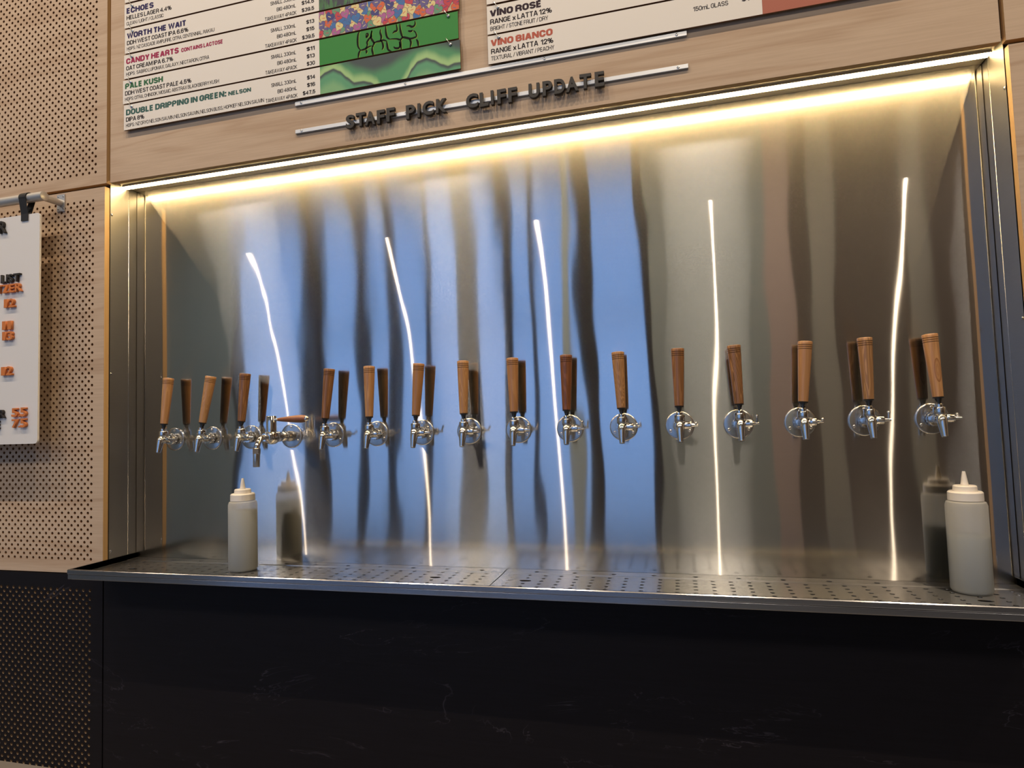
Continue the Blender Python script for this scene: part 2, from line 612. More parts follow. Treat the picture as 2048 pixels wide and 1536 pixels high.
MB().box((-.168, 0, ZH), (2.3685, TH, 1.95), mis=[1, 1, 0, 1, 0, 1]).build('header_panel', [M['birch'], M['ply_edge_x']], wall_front)
MB().box((-.181, -.004, -1.20), (3.20, TH - .004, ZB - .010)).build('black_panel', [M['black_ply']], wall_front)
for a, b in ((-6.5, XPL - .006), (3.206, 6.5)):
    MB().box((a, 0, -1.20), (b, TH, 1.95), mis=[1, 1, 0, 1, 0, 1]).build('plain_panel', [M['birch'], M['ply_edge_x']], wall_front)
MB().box((-6.5, -.42, FLOOR), (6.5, -.006, -1.045)).build('low_ledge', M['concrete'], None, label='low grey ledge at the foot of the black panels', cat='ledge')

# ------------------------------------------------------------------ steel lining of the recess
YS = TH + .0005
OX, OZ = (XL + XR) / 2, -.44
MB().box((XL + .0005 - OX, 0, 0), (XR - .0005 - OX, .0015, ZS_ - .0005 - OZ)).build('steel_splashback', M['steel_back'], None, (OX, D, OZ), label='tall brushed stainless steel sheet behind the row of taps', cat='splashback')
for x, s, lab in ((XL, 1, 'narrow dark steel lining at the left side of the tap recess'), (XR, -1, 'narrow steel lining at the right side of the tap recess')):
    sl = thing('side_lining', (x, .07, OZ), lab, 'steel lining', 'steel linings at the sides of the recess')
    a, b = sorted((0, s * .0012))
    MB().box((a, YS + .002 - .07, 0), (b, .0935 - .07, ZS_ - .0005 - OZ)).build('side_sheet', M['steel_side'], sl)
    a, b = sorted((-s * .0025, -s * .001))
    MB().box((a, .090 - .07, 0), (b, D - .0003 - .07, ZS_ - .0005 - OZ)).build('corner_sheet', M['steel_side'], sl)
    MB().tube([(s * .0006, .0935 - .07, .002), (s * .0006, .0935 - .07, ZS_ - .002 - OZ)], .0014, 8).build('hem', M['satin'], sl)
    for z in (.758, .223, -.358):
        MB().lathe([(0, .0042), (.0012, .004), (.0024, .0026), (.0028, 0)], (s * .0012, .0255 - .07, z - OZ), (s, 0, 0), 12).build('screw', M['chrome'], sl)
MB().box((XL + .001 - OX, YS, 0), (XR - .001 - OX, D - .0003, .0015)).build('soffit_sheet', M['steel_top'], None, (OX, 0, ZS_), label='steel sheet on the underside of the header above the taps', cat='steel sheet')

# LED strip under the header
ls = thing('led_strip', ((XL + XR) / 2, .0750, ZS_ - .0008), 'glowing warm LED strip under the wooden header', 'led strip')
lx = (XR - XL) / 2 - .004
MB().box((-lx, -.012, -.0015), (lx, .012, .0005)).box((-lx, -.012, -.0045), (lx, -.0108, -.0015)).box((-lx, .0108, -.0045), (lx, .012, -.0015)).build('profile', M['alu'], ls)
MB().box((-lx + .001, -.0105, -.0055), (lx - .001, .0105, -.0018)).build('diffuser', M['led'], ls)

# ------------------------------------------------------------------ drip tray
TX0, TX1 = XL + .0018, XR - .0018
tr = thing('drip_tray', ((TX0 + TX1) / 2, 0, -.43), 'long stainless drip tray projecting below the taps', 'drip tray')
tx = (TX1 - TX0) / 2
o_ = lambda z: z + .43
front = [(TRAY_F, o_(ZR) - .002), (TRAY_F + .002, o_(ZR)), (TRAY_F + .007, o_(ZR)), (TRAY_F + .009, o_(ZR) - .002), (TRAY_F + .009, o_(-.4095)),
         (TRAY_F + .003, o_(-.4095)), (TRAY_F + .0025, o_(-.4085)), (TRAY_F + .0025, o_(-.3965)), (TRAY_F + .0035, o_(-.3950)), (TRAY_F + .0005, o_(-.3938)), (TRAY_F, o_(-.3925))]
MB().prism_x(front, -tx, tx).build('front_rim', M['steel_rim'], tr)
for s in (-1, 1):
    a, b = sorted((s * tx, s * (tx - .006)))
    MB().box((a, TRAY_F + .0095, o_(-.41)), (b, D - .001, o_(ZR))).build('side_rim', M['steel_tray'], tr)
MB().box((-tx + .0065, TRAY_F + .0095, o_(-.4118)), (tx - .0065, D - .001, o_(-.4104))).build('pan', M['steel_tray'], tr)


def grate(x0, x1, cols, ovals, label):
    """sheet with drilled rows; every cell carries one round hole"""
    z, th, r = ZP, .0015, .0054
    yf, ys, yb = TRAY_F + .0105, .0835, D - .0015
    th_ = thing('drip_grate', ((x0 + x1) / 2, 0, ZP), label, 'drip grate', 'perforated grates in the drip tray')
    cxm = (x0 + x1) / 2
    fv, ff, fs = [], [], []

    def quad(*ps):
        k = len(fv)
        fv.extend([(p[0] - cxm, p[1], p[2] - ZP) for p in ps])
        ff.append(tuple(range(k, k + 4)))
    px, rows = .0435, [.0655, .0370, .0085, -.0200, -.0485, -.0770]
    py = .0285
    n = int((x1 - x0 - .016) / px)
    xs = x0 + ((x1 - x0) - n * px) / 2
    ytop, ybot = rows[0] + py / 2, rows[-1] - py / 2

    def rect(a, b, c, d, zz=z):
        quad((a, c, zz), (b, c, zz), (b, d, zz), (a, d, zz))
    rect(x0, x1, yf, ybot)
    rect(x0, xs, ybot, ytop)
    rect(xs + n * px, x1, ybot, ytop)
    rect(x0, x1, ytop, ys)

    def cell(cx, cy, hx, hy, ra, rb, zz=z, k8=16):
        sq = []
        for k in range(k8):
            a = 2 * math.pi * k / k8
            c, s = math.cos(a), math.sin(a)
            m = max(abs(c), abs(s))
            sq.append((c / m * hx, s / m * hy))
        for k in range(k8):
            l = (k + 1) % k8
            a, b = 2 * math.pi * k / k8, 2 * math.pi * l / k8
            A, B = (cx + sq[k][0], cy + sq[k][1], zz), (cx + sq[l][0], cy + sq[l][1], zz)
            Cc, Dd = (cx + ra * math.cos(b), cy + rb * math.sin(b), zz), (cx + ra * math.cos(a), cy + rb * math.sin(a), zz)
            quad(A, B, Cc, Dd)
            quad(Dd, Cc, (Cc[0], Cc[1], zz - th), (Dd[0], Dd[1], zz - th))
    for i in range(n):
        cx = xs + (i + .5) * px
        for y in rows:
            big = any(abs(cx - ox) < px / 2 and abs(y - oy) < py / 2 for ox, oy in ovals)
            if big:
                cell(cx, y, px / 2, py / 2, .016, .0085, k8=24)
            else:
                cell(cx, y, px / 2, py / 2, r, r)
    # raised back strip with wider spaced holes
    zs = z + .0016
    pb = .1065
    nb = int((x1 - x0 - .02) / pb)
    xb = x0 + ((x1 - x0) - nb * pb) / 2
    yc = (ys + yb) / 2 - .006
    hb = yc - ys
    rect(x0, x1, yc + hb, yb, zs)
    rect(x0, xb, ys, yc + hb, zs)
    rect(xb + nb * pb, x1, ys, yc + hb, zs)
    for i in range(nb):
        cell(xb + (i + .5) * pb, yc, pb / 2, hb, .0062, .0062, zs)
    quad((x0, ys, z), (x1, ys, z), (x1, ys, zs), (x0, ys, zs))
    for x in (x0, x1):
        quad((x, yf, z - .010), (x, yb, z - .010), (x, yb, z), (x, yf, z))
    quad((x0, yf, z - .010), (x1, yf, z - .010), (x1, yf, z), (x0, yf, z))
    me = bpy.data.meshes.new('sheet')
    me.from_pydata(fv, [], ff)
    me.materials.append(M['steel_tray'])
    me.update()
    link('sheet', me, th_)
    for ox, oy in ovals:
        oxc = xs + (math.floor((ox - xs) / px) + .5) * px
        oyc = min(rows, key=lambda v: abs(v - oy))
        MB().lathe([(-.0119, .021), (-.0040, .021), (-.0040, 0)], (oxc - cxm, oyc, 0), (0, 0, 1), 20).build('hole_shade_disc', M['dark_void'], th_)  # black disc added under the oval so the hole reads as dark shade
    for fx in (x0 + .03, x1 - .03):
        MB().box((fx - cxm - .01, -.09, -.0120), (fx - cxm + .01, .10, -.0018)).build('foot', M['steel_tray'], th_)
    return th_


grate(TX0 + .0075, 1.1245, 0, [(-0.067, -.008), (.972, .006)], 'left perforated steel grate in the drip tray, under the milky bottle at left')
grate(1.1275, TX1 - .0075, 0, [(1.226, .004), (2.261, -.018)], 'right perforated steel grate in the drip tray, under the half-filled bottle')

# ------------------------------------------------------------------ taps
TAPX = [-0.0284 + .15 * i for i in range(16)]


def flange_mesh():
    return MB().lathe([(0, .0382), (.0022, .0382), (.0036, .0368), (.0040, .0345), (.0040, .012)], (0, 0, 0), (0, -1, 0), 40)


def screw_mb(a, r=.0285, y=-.0040):
    return MB().lathe([(0, .0040), (.0012, .0039), (.0022, .0026), (.0022, .0015), (.0012, .0012), (.0012, 0)], (r * math.cos(a), y, r * math.sin(a)), (0, -1, 0), 12)


FL_ME = flange_mesh().mesh('flange', M['steel_flange'])
SCR_ME = [screw_mb(math.radians(a)).mesh('screw', M['satin']) for a in (90, 210, 330)]
TA = .050       # handle axis in front of the steel sheet
SHANK = MB()
SHANK.lathe([(.0042, .0125), (.008, .0125), (.008, .0165), (.0105, .0172), (.020, .0172), (.0225, .0160), (.0225, .0118), (.030, .0118), (.040, .0105)], (0, 0, 0), (0, -1, 0), 28)
for k in range(14):
    a = 2 * math.pi * k / 14
    SHANK.tube([(.0172 * math.cos(a), -.0105, .0172 * math.sin(a)), (.0172 * math.cos(a), -.0200, .0172 * math.sin(a))], .0013, 6)
SHANK_ME = SHANK.mesh('shank', M['chrome'])
BODY = MB()
BODY.lathe([(-.030, .0102), (-.016, .0108), (-.008, .0128), (0, .0132), (.007, .0118), (.011, .0095), (.0125, .004), (.0125, 0)], (0, -TA, 0), (0, -1, 0), 26)
BODY.lathe([(0, .0105), (.008, .0110), (.011, .0132), (.012, .0137), (.0265, .0137), (.0285, .0125), (.0285, .0088), (.0350, .0088), (.0365, .0075), (.0365, 0)], (0, -TA, .0), (0, 0, 1), 26)
BODY_ME = BODY.mesh('body', M['chrome'])
SP = MB()
sd = Vector((0, -.27, -1)).normalized()
SP.lathe([(-.011, 0), (-.0104, .0045), (-.0078, .0080), (-.003, .0105), (.004, .0113), (.018, .0100), (.041, .0072), (.0442, .0070), (.0446, .0064), (.0446, .0054), (.038, .0048), (.038, 0)],
         (0, -TA - .011, .001), sd, 24)
SPOUT_ME = SP.mesh('spout', M['chrome'])
FC = MB()
FC.lathe([(.008, .0062), (.012, .0075), (.012, .0098), (.0135, .0105), (.0285, .0105), (.0300, .0092), (.0300, .0050), (.0355, .0048), (.0360, .0034), (.0450, .0034), (.0458, .0026), (.0458, 0)], (0, -TA, .001), (1, 0, 0), 20)
FLOW_ME = FC.mesh('flow_control', M['chrome'])
LV = MB()
LV.tube([(0, 0, 0), (0, 0, .006), (0, 0, .0165)], [.0021, .0023, .0028], 10).sphere((0, 0, .0185), .0040, n=12)
LEVER_ME = LV.mesh('lever', M['chrome'])
# handle parts start at the pivot on top of the bonnet
NK = MB()
NK.lathe([(-.004, .0058), (.003, .0052), (.0055, .0050), (.0150, .0078), (.0165, .0080), (.0165, 0)], (0, 0, 0), (0, 0, 1), 20)
NECK_ME = NK.mesh('neck', plain('dark_chrome', (0.10, 0.095, 0.09), 0.16, 0.9))
FR = MB().lathe([(.0160, .0092), (.0163, .0116), (.0185, .0120), (.0190, .0112)], (0, 0, 0), (0, 0, 1), 20)
FER_ME = FR.mesh('ferrule', M['black_plastic'])


def handle_mesh(mat):
    mb = MB()
    L0, L1 = .0188, .1715
    r = lambda z: .0118 + (.0173 - .0118) * (z - L0) / (L1 - L0)
    prof = [(L0, 0), (L0, r(L0) - .0012), (L0 + .0012, r(L0))]
    for i in range(1, 9):
        z = L0 + (L1 - L0 - .022) * i / 8
        prof.append((z, r(z)))
    for g in (.0195, .0145, .0095):
        z = L1 - g
        prof += [(z - .0007, r(z)), (z - .0002, r(z) - .0009), (z + .0002, r(z) - .0009), (z + .0007, r(z))]
    prof += [(L1 - .002, r(L1)), (L1 - .0006, r(L1) - .0008), (L1, r(L1) - .0024), (L1 + .0005, 0)]
    mb.lathe(prof, (0, 0, 0), (0, 0, 1), 28)
    k0 = len(mb.v)
    me = mb.mesh('handle', [mat, M['groove']])
    for p in me.polygons:
        zc = p.center.z
        if any(abs(zc - (L1 - g)) < .0006 for g in (.0195, .0145, .0095)):
            p.material_index = 1
    return me


M['groove'] = plain('dark_groove', (0.07, 0.028, 0.010), 0.6)  # grooves coloured darker than the handle wood
# (lean back, roll) of each handle in degrees, wood: light, dark, stripe frequency, contrast, label
LT, MD, RD = (0.50, 0.265, 0.110), (0.34, 0.160, 0.062), (0.25, 0.105, 0.040)
DK, DKR = (0.13, 0.052, 0.020), (0.085, 0.032, 0.013)
TAPS = [
    (0, 3, LT, RD, 22, .35, 4, 'beer tap at the far left end, pale orange-brown handle with one slanting dark line'),
    (1, 9, LT, MD, 70, .55, 4, 'beer tap with evenly striped honey handle tilted right, second from the left end'),
    (2, 5, MD, DK, 30, .75, 1, 'beer tap with dark wedge grain on its handle, just left of the steel stout tap'),
    (4, 5, MD, DK, 45, .75, 2, 'beer tap first to the right of the stout tap, handle half dark half striped'),
    (5, 0, LT, RD, 26, .55, 2, 'beer tap second to the right of the stout tap, orange-brown upright handle'),
    (6, 4, (0.38, 0.185, 0.072), RD, 16, .30, 2, 'beer tap with plain mid-brown handle, third to the right of the stout tap'),
    (7, 0, LT, MD, 85, .75, 2, 'beer tap with fine evenly striped handle, fourth to the right of the stout tap'),
    (8, -.5, (0.45, 0.225, 0.090), RD, 24, .40, 2, 'beer tap with pale brown handle, just left of the dark reddish one'),
    (9, 1, (0.245, 0.088, 0.034), DKR, 30, .55, 2, 'beer tap with the darkest reddish-brown handle, middle of the row'),
    (10, -1.5, LT, DK, 80, .55, 2, 'beer tap with boldly pin-striped light handle, just right of the dark reddish one'),
    (11, 1, (0.33, 0.150, 0.058), DK, 40, .60, 1, 'beer tap with brown handle striped only at its right side, fifth from the right end'),
    (12, -2, (0.42, 0.205, 0.080), DKR, 75, .80, 1, 'beer tap with dense dark-striped handle, fourth from the right end'),
    (13, 5, (0.44, 0.225, 0.095), MD, 30, .45, 1, 'beer tap with straight pale brown handle, third from the right end'),
    (14, 0, LT, DK, 34, .55, 1, 'beer tap with striped light brown handle leaning left, second from the right end'),
    (15, -2.5, (0.56, 0.295, 0.120), (0.24, 0.085, 0.030), 20, .35, 2, 'beer tap at the far right end, handle with an oval knot'),
]
LEVER = {0: (-35, 20), 1: (-60, 40), 2: (-25, 10), 4: (-70, 30), 5: (-70, 30), 6: (-35, 25), 7: (-60, 30), 8: (-45, 30), 9: (-25, 20), 10: (-70, 0), 11: (-75, 0), 12: (-5, 0), 13: (-70, 10), 14: (10, 15), 15: (60, 30)}
for ti, (i, roll, li, dk, fq, ct, lean, label) in enumerate(TAPS):
    t = thing('beer_tap', (TAPX[i], D, 0), label, 'beer tap', 'wooden-handled beer taps along the steel wall')
    fl = link('flange', FL_ME, t)
    for sm in SCR_ME:
        link('screw', sm, fl)
    link('shank', SHANK_ME, t)
    link('body', BODY_ME, t)
    link('spout', SPOUT_ME, t)
    fc = link('flow_control', FLOW_ME, t)
    a, b = LEVER[i]
    link('lever', LEVER_ME, fc, (.0405, -TA, .001), (math.radians(-a), math.radians(b * .4), 0))
    hm = handle_mat('handle_wood', li, dk, fq, ct, i + 1.0, knot=(i == 15))
    rt = (math.radians(-lean), math.radians(roll), 0)
    h = link('handle', handle_mesh(hm), t, (0, -TA, .033), rt)
    h['label'] = 'turned wooden handle with three dark rings'
    link('ferrule', FER_ME, h)
    link('neck', NECK_ME, h)

# the stout tap with its side lever
t = thing('stout_tap', (TAPX[3], D, 0), 'polished steel tap with long curved spout and sideways wooden lever', 'beer tap')
fl = link('flange', FL_ME, t)
for sm in SCR_ME:
    link('screw', sm, fl)
MB().lathe([(.0042, .0135), (.007, .0165), (.016, .0170), (.023, .0125), (.029, .0105), (.031, .0140), (.037, .0160), (.044, .0160), (.050, .0135), (.053, .0105), (.060, .0110), (.062, .0155),
            (.070, .0165), (.075, .0165), (.077, .0140), (.083, .0140)], (0, 0, 0), (0, -1, 0), 28).build('shank', M['chrome'], t)
MB().tube([(-.012, -.050, -.004), (.018, -.053, .004)], [.0022, .0026], 10).build('thumb_screw', M['chrome'], t)
bd = MB().lathe([(.082, .0135), (.086, .0190), (.093, .0220), (.100, .0225), (.108, .0215), (.114, .0180), (.116, .0165), (.124, .0165), (.125, .0150), (.131, .0150), (.132, .0120), (.138, .0112), (.138, 0)], (0, 0, 0), (0, -1, 0), 30)
bd.lathe([(.012, .0140), (.019, .0150), (.020, .0148), (.0625, .0148), (.0640, .0138), (.0640, 0)], (0, -.103, 0), (0, 0, 1), 28)
bd.build('body', M['chrome'], t)
pth = []
for k in range(9):
    a = math.pi / 2 * k / 8 * .92
    pth.append((0, -.136 - .036 * math.sin(a), .001 - .036 * (1 - math.cos(a))))
pth.append((0, -.1735, -.046))
MB().tube(pth, .0082, 16).build('spout', M['chrome'], t)
MB().lathe([(.0, .0095), (.001, .0108), (.016, .0108), (.017, .0098)], (0, -.1728, -.030), (0, -.03, -1), 6, smooth=False).build('hex_nut', M['satin'], t)
MB().lathe([(0, .0098), (.002, .0100), (.038, .0095), (.0395, .0085), (.0395, .0070), (.030, .0068), (.030, 0)], (0, -.1733, -.0455), (0, -.03, -1), 24).build('nozzle', M['satin'], t)
lv = MB().lathe([(.012, .0050), (.020, .0048), (.0215, .0035), (.024, .0035)], (0, -.103, .0525), (1, 0, 0), 16).build('lever_stem', M['chrome'], t)
hw = handle_mat('lever_wood', (0.27, 0.095, 0.034), (0.20, 0.065, 0.022), 14, .4, 30.0)
hd = MB().lathe([(.023, 0), (.023, .0046), (.035, .0062), (.060, .0090), (.085, .0112), (.102, .0118), (.114, .0108), (.120, .0092)], (0, -.103, .0525), (1, 0, 0), 24).build('lever_handle', hw, t)
hd['label'] = 'rounded brown wooden lever handle'
MB().lathe([(.1195, .0093), (.123, .0086), (.1265, .0065), (.1285, .0035), (.129, 0)], (0, -.103, .0525), (1, 0, 0), 20).build('end_cap', M['chrome'], hd)


# ------------------------------------------------------------------ squeeze bottles
def bottle(loc, fill, label):
    t = thing('squeeze_bottle', loc, label, 'squeeze bottle', 'squeeze bottles on the drip tray')
    R_ = .0415
    H = .209
    MB().lathe([(0, 0), (0, .034), (.0012, R_ - .003), (.006, R_), (H - .012, R_), (H - .004, R_ - .0025), (H, R_ - .009), (H, R_ - .0105)], n=40).build('body', M['bottle'], t)
    MB().lathe([(.0012, 0), (.0016, .033), (.005, R_ - .0022), (.010, R_ - .0014), (fill, R_ - .0014), (fill, 0)], n=40).build('liquid', M['liquid'], t)
    c = MB().lathe([(H + .0005, R_ - .0085), (H + .0005, R_ - .0062), (H + .018, R_ - .0066), (H + .0205, R_ - .009), (H + .0205, .0245), (H + .032, .0235), (H + .034, .0215), (H + .034, .0085)], n=36).build('cap', M['cap'], t)
    MB().lathe([(H + .0342, .0082), (H + .048, .0062), (H + .064, .0036), (H + .066, .0030), (H + .066, .0016), (H + .060, .0014)], n=18).build('nozzle', M['cap'], c)
    return t


bottle((.328, .012, ZP + .0005), .178, 'milky squeeze bottle nearly full, standing below the stout tap')
bottle((2.253, .0527, ZP + .0005), .128, 'milky squeeze bottle half full, standing at the right end of the tray')

# ------------------------------------------------------------------ lettering
def text_mesh(s, extrude=0.0, bold=0.0, bevel=0.0, res=3):
    cu = bpy.data.curves.new('t', 'FONT')
    cu.body = s
    cu.size = 1.0
    cu.resolution_u = res
    cu.extrude = extrude
    cu.offset = bold
    cu.bevel_depth = bevel
    cu.bevel_resolution = 1
    o = bpy.data.objects.new('t', cu)
    COL.objects.link(o)
    bpy.context.view_layer.update()
    me = bpy.data.meshes.new_from_object(o.evaluated_get(bpy.context.evaluated_depsgraph_get()))
    bpy.data.objects.remove(o)
    bpy.data.curves.remove(cu)
    return me


def arc(cx, cy, rx, ry, a0, a1, n=7):
    return [(cx + rx * math.cos(math.radians(a0 + (a1 - a0) * k / n)), cy + ry * math.sin(math.radians(a0 + (a1 - a0) * k / n))) for k in range(n + 1)]


def ring(cx, cy, rx, ry):
    return arc(cx, cy, rx, ry, 90, 450, 16)


_O = arc(.5, .70, .5, .30, 0, 180) + arc(.5, .30, .5, .30, 180, 360) + [(1, .70)]
_S = arc(.5, .745, .5, .255, 8, 180) + [(.03, .66), (.16, .57), (.84, .44), (.97, .36)] + arc(.5, .255, .5, .255, 0, -172)
_P = [(0, 1), (.5, 1)] + arc(.5, .725, .5, .275, 90, -90) + [(0, .45)]
# condensed grotesque letters as centre lines in a unit box: (width, strokes)
GLYPH = {
    'A': (.62, [[(0, -.1), (.46, 1.08)], [(.54, 1.08), (1, -.1)], [(.2, .25), (.8, .25)]]),
    'B': (.58, [[(0, 0), (0, 1)], [(0, 1), (.52, 1)] + arc(.52, .77, .42, .23, 90, -90) + [(0, .54)], [(0, .54), (.52, .54)] + arc(.52, .27, .48, .27, 90, -90) + [(0, 0)]]),
    'C': (.56, [[(1, .64)] + arc(.5, .70, .5, .30, 0, 180) + arc(.5, .30, .5, .30, 180, 360) + [(1, .36)]]),
    'D': (.58, [[(0, 0), (0, 1), (.5, 1)] + arc(.5, .70, .5, .30, 90, 0) + arc(.5, .30, .5, .30, 0, -90) + [(0, 0), (0, .2)]]),
    'E': (.48, [[(1, 1), (0, 1), (0, 0), (1, 0)], [(0, .52), (.92, .52)]]), 'F': (.46, [[(1, 1), (0, 1), (0, -.1)], [(0, .50), (.9, .50)]]),
    'G': (.58, [[(1, .66)] + arc(.5, .70, .5, .30, 0, 180) + arc(.5, .30, .5, .30, 180, 360) + [(1, .46), (.55, .46)]]),
    'H': (.60, [[(0, -.1), (0, 1.1)], [(1, -.1), (1, 1.1)], [(0, .52), (1, .52)]]), 'I': (0, [[(.5, -.1), (.5, 1.1)]]),
    'J': (.46, [[(1, 1.1), (1, .3)] + arc(.5, .28, .5, .28, 0, -180)]), 'K': (.60, [[(0, -.1), (0, 1.1)], [(1, 1.08), (.08, .40)], [(.36, .58), (1.02, -.1)]]),
    'L': (.45, [[(0, 1.1), (0, 0), (1.1, 0)]]), 'M': (.78, [[(0, -.1), (0, 1.1)], [(1, -.1), (1, 1.1)], [(.04, 1.1), (.5, .06), (.96, 1.1)]]),
    'N': (.62, [[(0, -.1), (0, 1.1)], [(1, -.1), (1, 1.1)], [(0, 1.06), (1, -.06)]]), 'O': (.58, [_O]), 'P': (.56, [[(0, -.1), (0, 1)], _P]),
    'Q': (.58, [_O, [(.55, .25), (1.05, -.1)]]), 'R': (.59, [[(0, -.1), (0, 1)], _P, [(.52, .45), (.86, .38), (.96, .20), (1, -.1)]]), 'S': (.56, [_S]),
    'T': (.54, [[(-.1, 1), (1.1, 1)], [(.5, 1), (.5, -.1)]]), 'U': (.58, [[(0, 1.1), (0, .3)] + arc(.5, .30, .5, .30, 180, 360) + [(1, 1.1)]]),
    'V': (.60, [[(0, 1.1), (.47, -.08)], [(.53, -.08), (1, 1.1)]]), 'W': (.90, [[(0, 1.1), (.24, -.06), (.5, 1.04), (.76, -.06), (1, 1.1)]]),
    'X': (.60, [[(0, 1.1), (1, -.1)], [(0, -.1), (1, 1.1)]]), 'Y': (.60, [[(0, 1.1), (.5, .42), (1, 1.1)], [(.5, .45), (.5, -.1)]]), 'Z': (.50, [[(-.1, 1), (1, 1), (0, 0), (1.1, 0)]]),
    '0': (.54, [_O]), '1': (.30, [[(-.25, .74), (.72, .99)], [(.85, 1.1), (.85, -.1)]]), '2': (.53, [[(0, .66)] + arc(.5, .72, .5, .28, 180, 0) + [(.96, .58), (.02, .0), (1.08, 0)]]),
    '3': (.54, [arc(.5, .75, .47, .25, 170, -80), arc(.5, .27, .5, .27, 80, -170)]), '4': (.57, [[(.76, -.1), (.76, 1.0), (.0, .28), (1.12, .28)]]),
    '5': (.54, [[(.98, 1), (.12, 1), (.06, .50)] + arc(.5, .325, .5, .325, 140, -168, 10)]), '6': (.54, [arc(.5, .71, .5, .29, 12, 180) + [(0, .32)], ring(.5, .30, .5, .30)]),
    '7': (.50, [[(-.1, 1), (1, 1), (.38, -.1)]]), '8': (.54, [ring(.5, .76, .44, .24), ring(.5, .27, .5, .27)]), '9': (.54, [arc(.5, .29, .5, .29, -168, 0) + [(1, .68)], ring(.5, .70, .5, .30)]),
    '$': (.56, [_S, [(.5, -.14), (.5, 1.14)]]), '%': (.86, [ring(.2, .76, .2, .24), ring(.8, .24, .2, .24), [(.26, -.04), (.74, 1.04)]]),
    '/': (.36, [[(0, -.1), (1, 1.1)]]), 'm': (.80, [[(0, -.1), (0, .72)], [(0, .52)] + arc(.25, .50, .25, .22, 150, 0) + [(.5, -.1)], [(.5, .52)] + arc(.75, .50, .25, .22, 150, 0) + [(1, -.1)]]),
    'x': (.50, [[(0, .72), (1, -.1)], [(0, -.1), (1, .72)]]),
}
GLYPH['\u00c9'] = (.48, GLYPH['E'][1] + [[(.30, 1.20), (.72, 1.40)]])


def stroke_poly(pts, hw):
    """mitred band round a centre line"""
    n = len(pts)
    P = [Vector(p) for p in pts]
    closed = (P[0] - P[-1]).length < 1e-6
    quads, L, Rr = [], [], []
    for i in range(n):
        if closed and i in (0, n - 1):
            d0, d1 = (P[-1] - P[-2]), (P[1] - P[0])
        else:
            d0 = P[i] - P[i - 1] if i else P[1] - P[0]
            d1 = P[i + 1] - P[i] if i < n - 1 else P[-1] - P[-2]
        if d0.length < 1e-9:
            d0 = d1
        if d1.length < 1e-9:
            d1 = d0
        d0, d1 = d0.normalized(), d1.normalized()
        n0, n1 = Vector((-d0.y, d0.x)), Vector((-d1.y, d1.x))
        m = n0 + n1
        if m.length < .35:
            m = n0
        m.normalize()
        k = hw / max(m.dot(n0), .40)
        L.append(P[i] + m * k)
        Rr.append(P[i] - m * k)
    for i in range(n - 1):
        quads.append([tuple(L[i]), tuple(L[i + 1]), tuple(Rr[i + 1]), tuple(Rr[i])])
    return quads


def print_text(s, x0, x1, zbase, cap, mat, parent, wt=0.16, y=-.0003, name='lettering'):
    """flat print, fitted between x0 and x1, capitals cap high, in the parent's frame"""
    polys = []
    x = 0.0
    for ch in s:
        if ch == ' ':
            x += .20
            continue
        if ch in '.,:':
            d = wt * 1.05
            for zz in ((0, .52) if ch == ':' else (0,)):
                polys.append([(x, zz), (x + d, zz), (x + d, zz + d), (x, zz + d)])
            if ch == ',':
                polys.append([(x + d * .35, 0), (x + d, 0), (x + d * .45, -d * .8), (x + d * .05, -d * .8)])
            x += d + .04
            continue
        w, strokes = GLYPH[ch]
        w = w + wt * .55 if w else 0
        if ch == 'I':
            W_ = wt
        else:
            W_ = w
        for st in strokes:
            pts = [(x + wt / 2 + p[0] * (W_ - wt), wt / 2 + p[1] * (1 - wt)) for p in st]
            for q in stroke_poly(pts, wt / 2):
                acc = ch == '\u00c9' and st is strokes[-1]
                if ch == '$' and st is strokes[-1]:
                    lo, hi = -.13, 1.13
                else:
                    lo, hi = (-.01, 1.45) if acc else (0.0, .72 if ch in 'mx' else 1.0)
                c = clip_poly(q, x - .02, x + W_ + .02, lo, hi)
                if len(c) > 2:
                    polys.append(c)
        x += W_ + .035
    a = min(p[0] for q in polys for p in q)
    b = max(p[0] for q in polys for p in q)
    kx = (x1 - x0) / (b - a)
    mb = MB()
    for k, q in enumerate(polys):
        mb.add([(x0 + (p[0] - a) * kx, y - (k % 7) * 4e-6, zbase + p[1] * cap) for p in q], [tuple(range(len(q)))])
    me = bpy.data.meshes.new(name)
    me.from_pydata(mb.v, [], mb.f)
    me.materials.append(mat)
    me.update()
    return link(name, me, parent)


def solid_letter(ch, x0, x1, z0, z1, yback, depth, mat, name, label, cat, group, bold=0.035, tilt=0.0):
    me = text_mesh(ch, 0.1, bold, 0.012, 4)
    xs = [v.co.x for v in me.vertices]
    ys = [v.co.y for v in me.vertices]
    zs = [v.co.z for v in me.vertices]
    ax, bx, ay, by, az, bz = min(xs), max(xs), min(ys), max(ys), min(zs), max(zs)
    for v in me.vertices:
        v.co = ((v.co.x - ax) / (bx - ax) * (x1 - x0) - (x1 - x0) / 2, -(v.co.z - az) / (bz - az) * depth, (v.co.y - ay) / (by - ay) * (z1 - z0))
    me.materials.clear()
    me.materials.append(mat)
    return link(name, me, None, ((x0 + x1) / 2, yback, z0), (0, tilt, 0), label, cat, group)


# ------------------------------------------------------------------ menu boards
INK = {k: plain('print_' + k, c, 0.6, Specular_IOR_Level=0.15) for k, c in dict(black=(0.024, 0.019, 0.024), navy=(0.030, 0.024, 0.105), crimson=(0.36, 0.030, 0.095), green=(0.040, 0.150, 0.072), teal=(0.050, 0.130, 0.115),
                                                      plum=(0.035, 0.020, 0.032), salmon=(0.50, 0.125, 0.085)).items()}
BY = -.0065          # back of the boards
BT = .0050           # their thickness


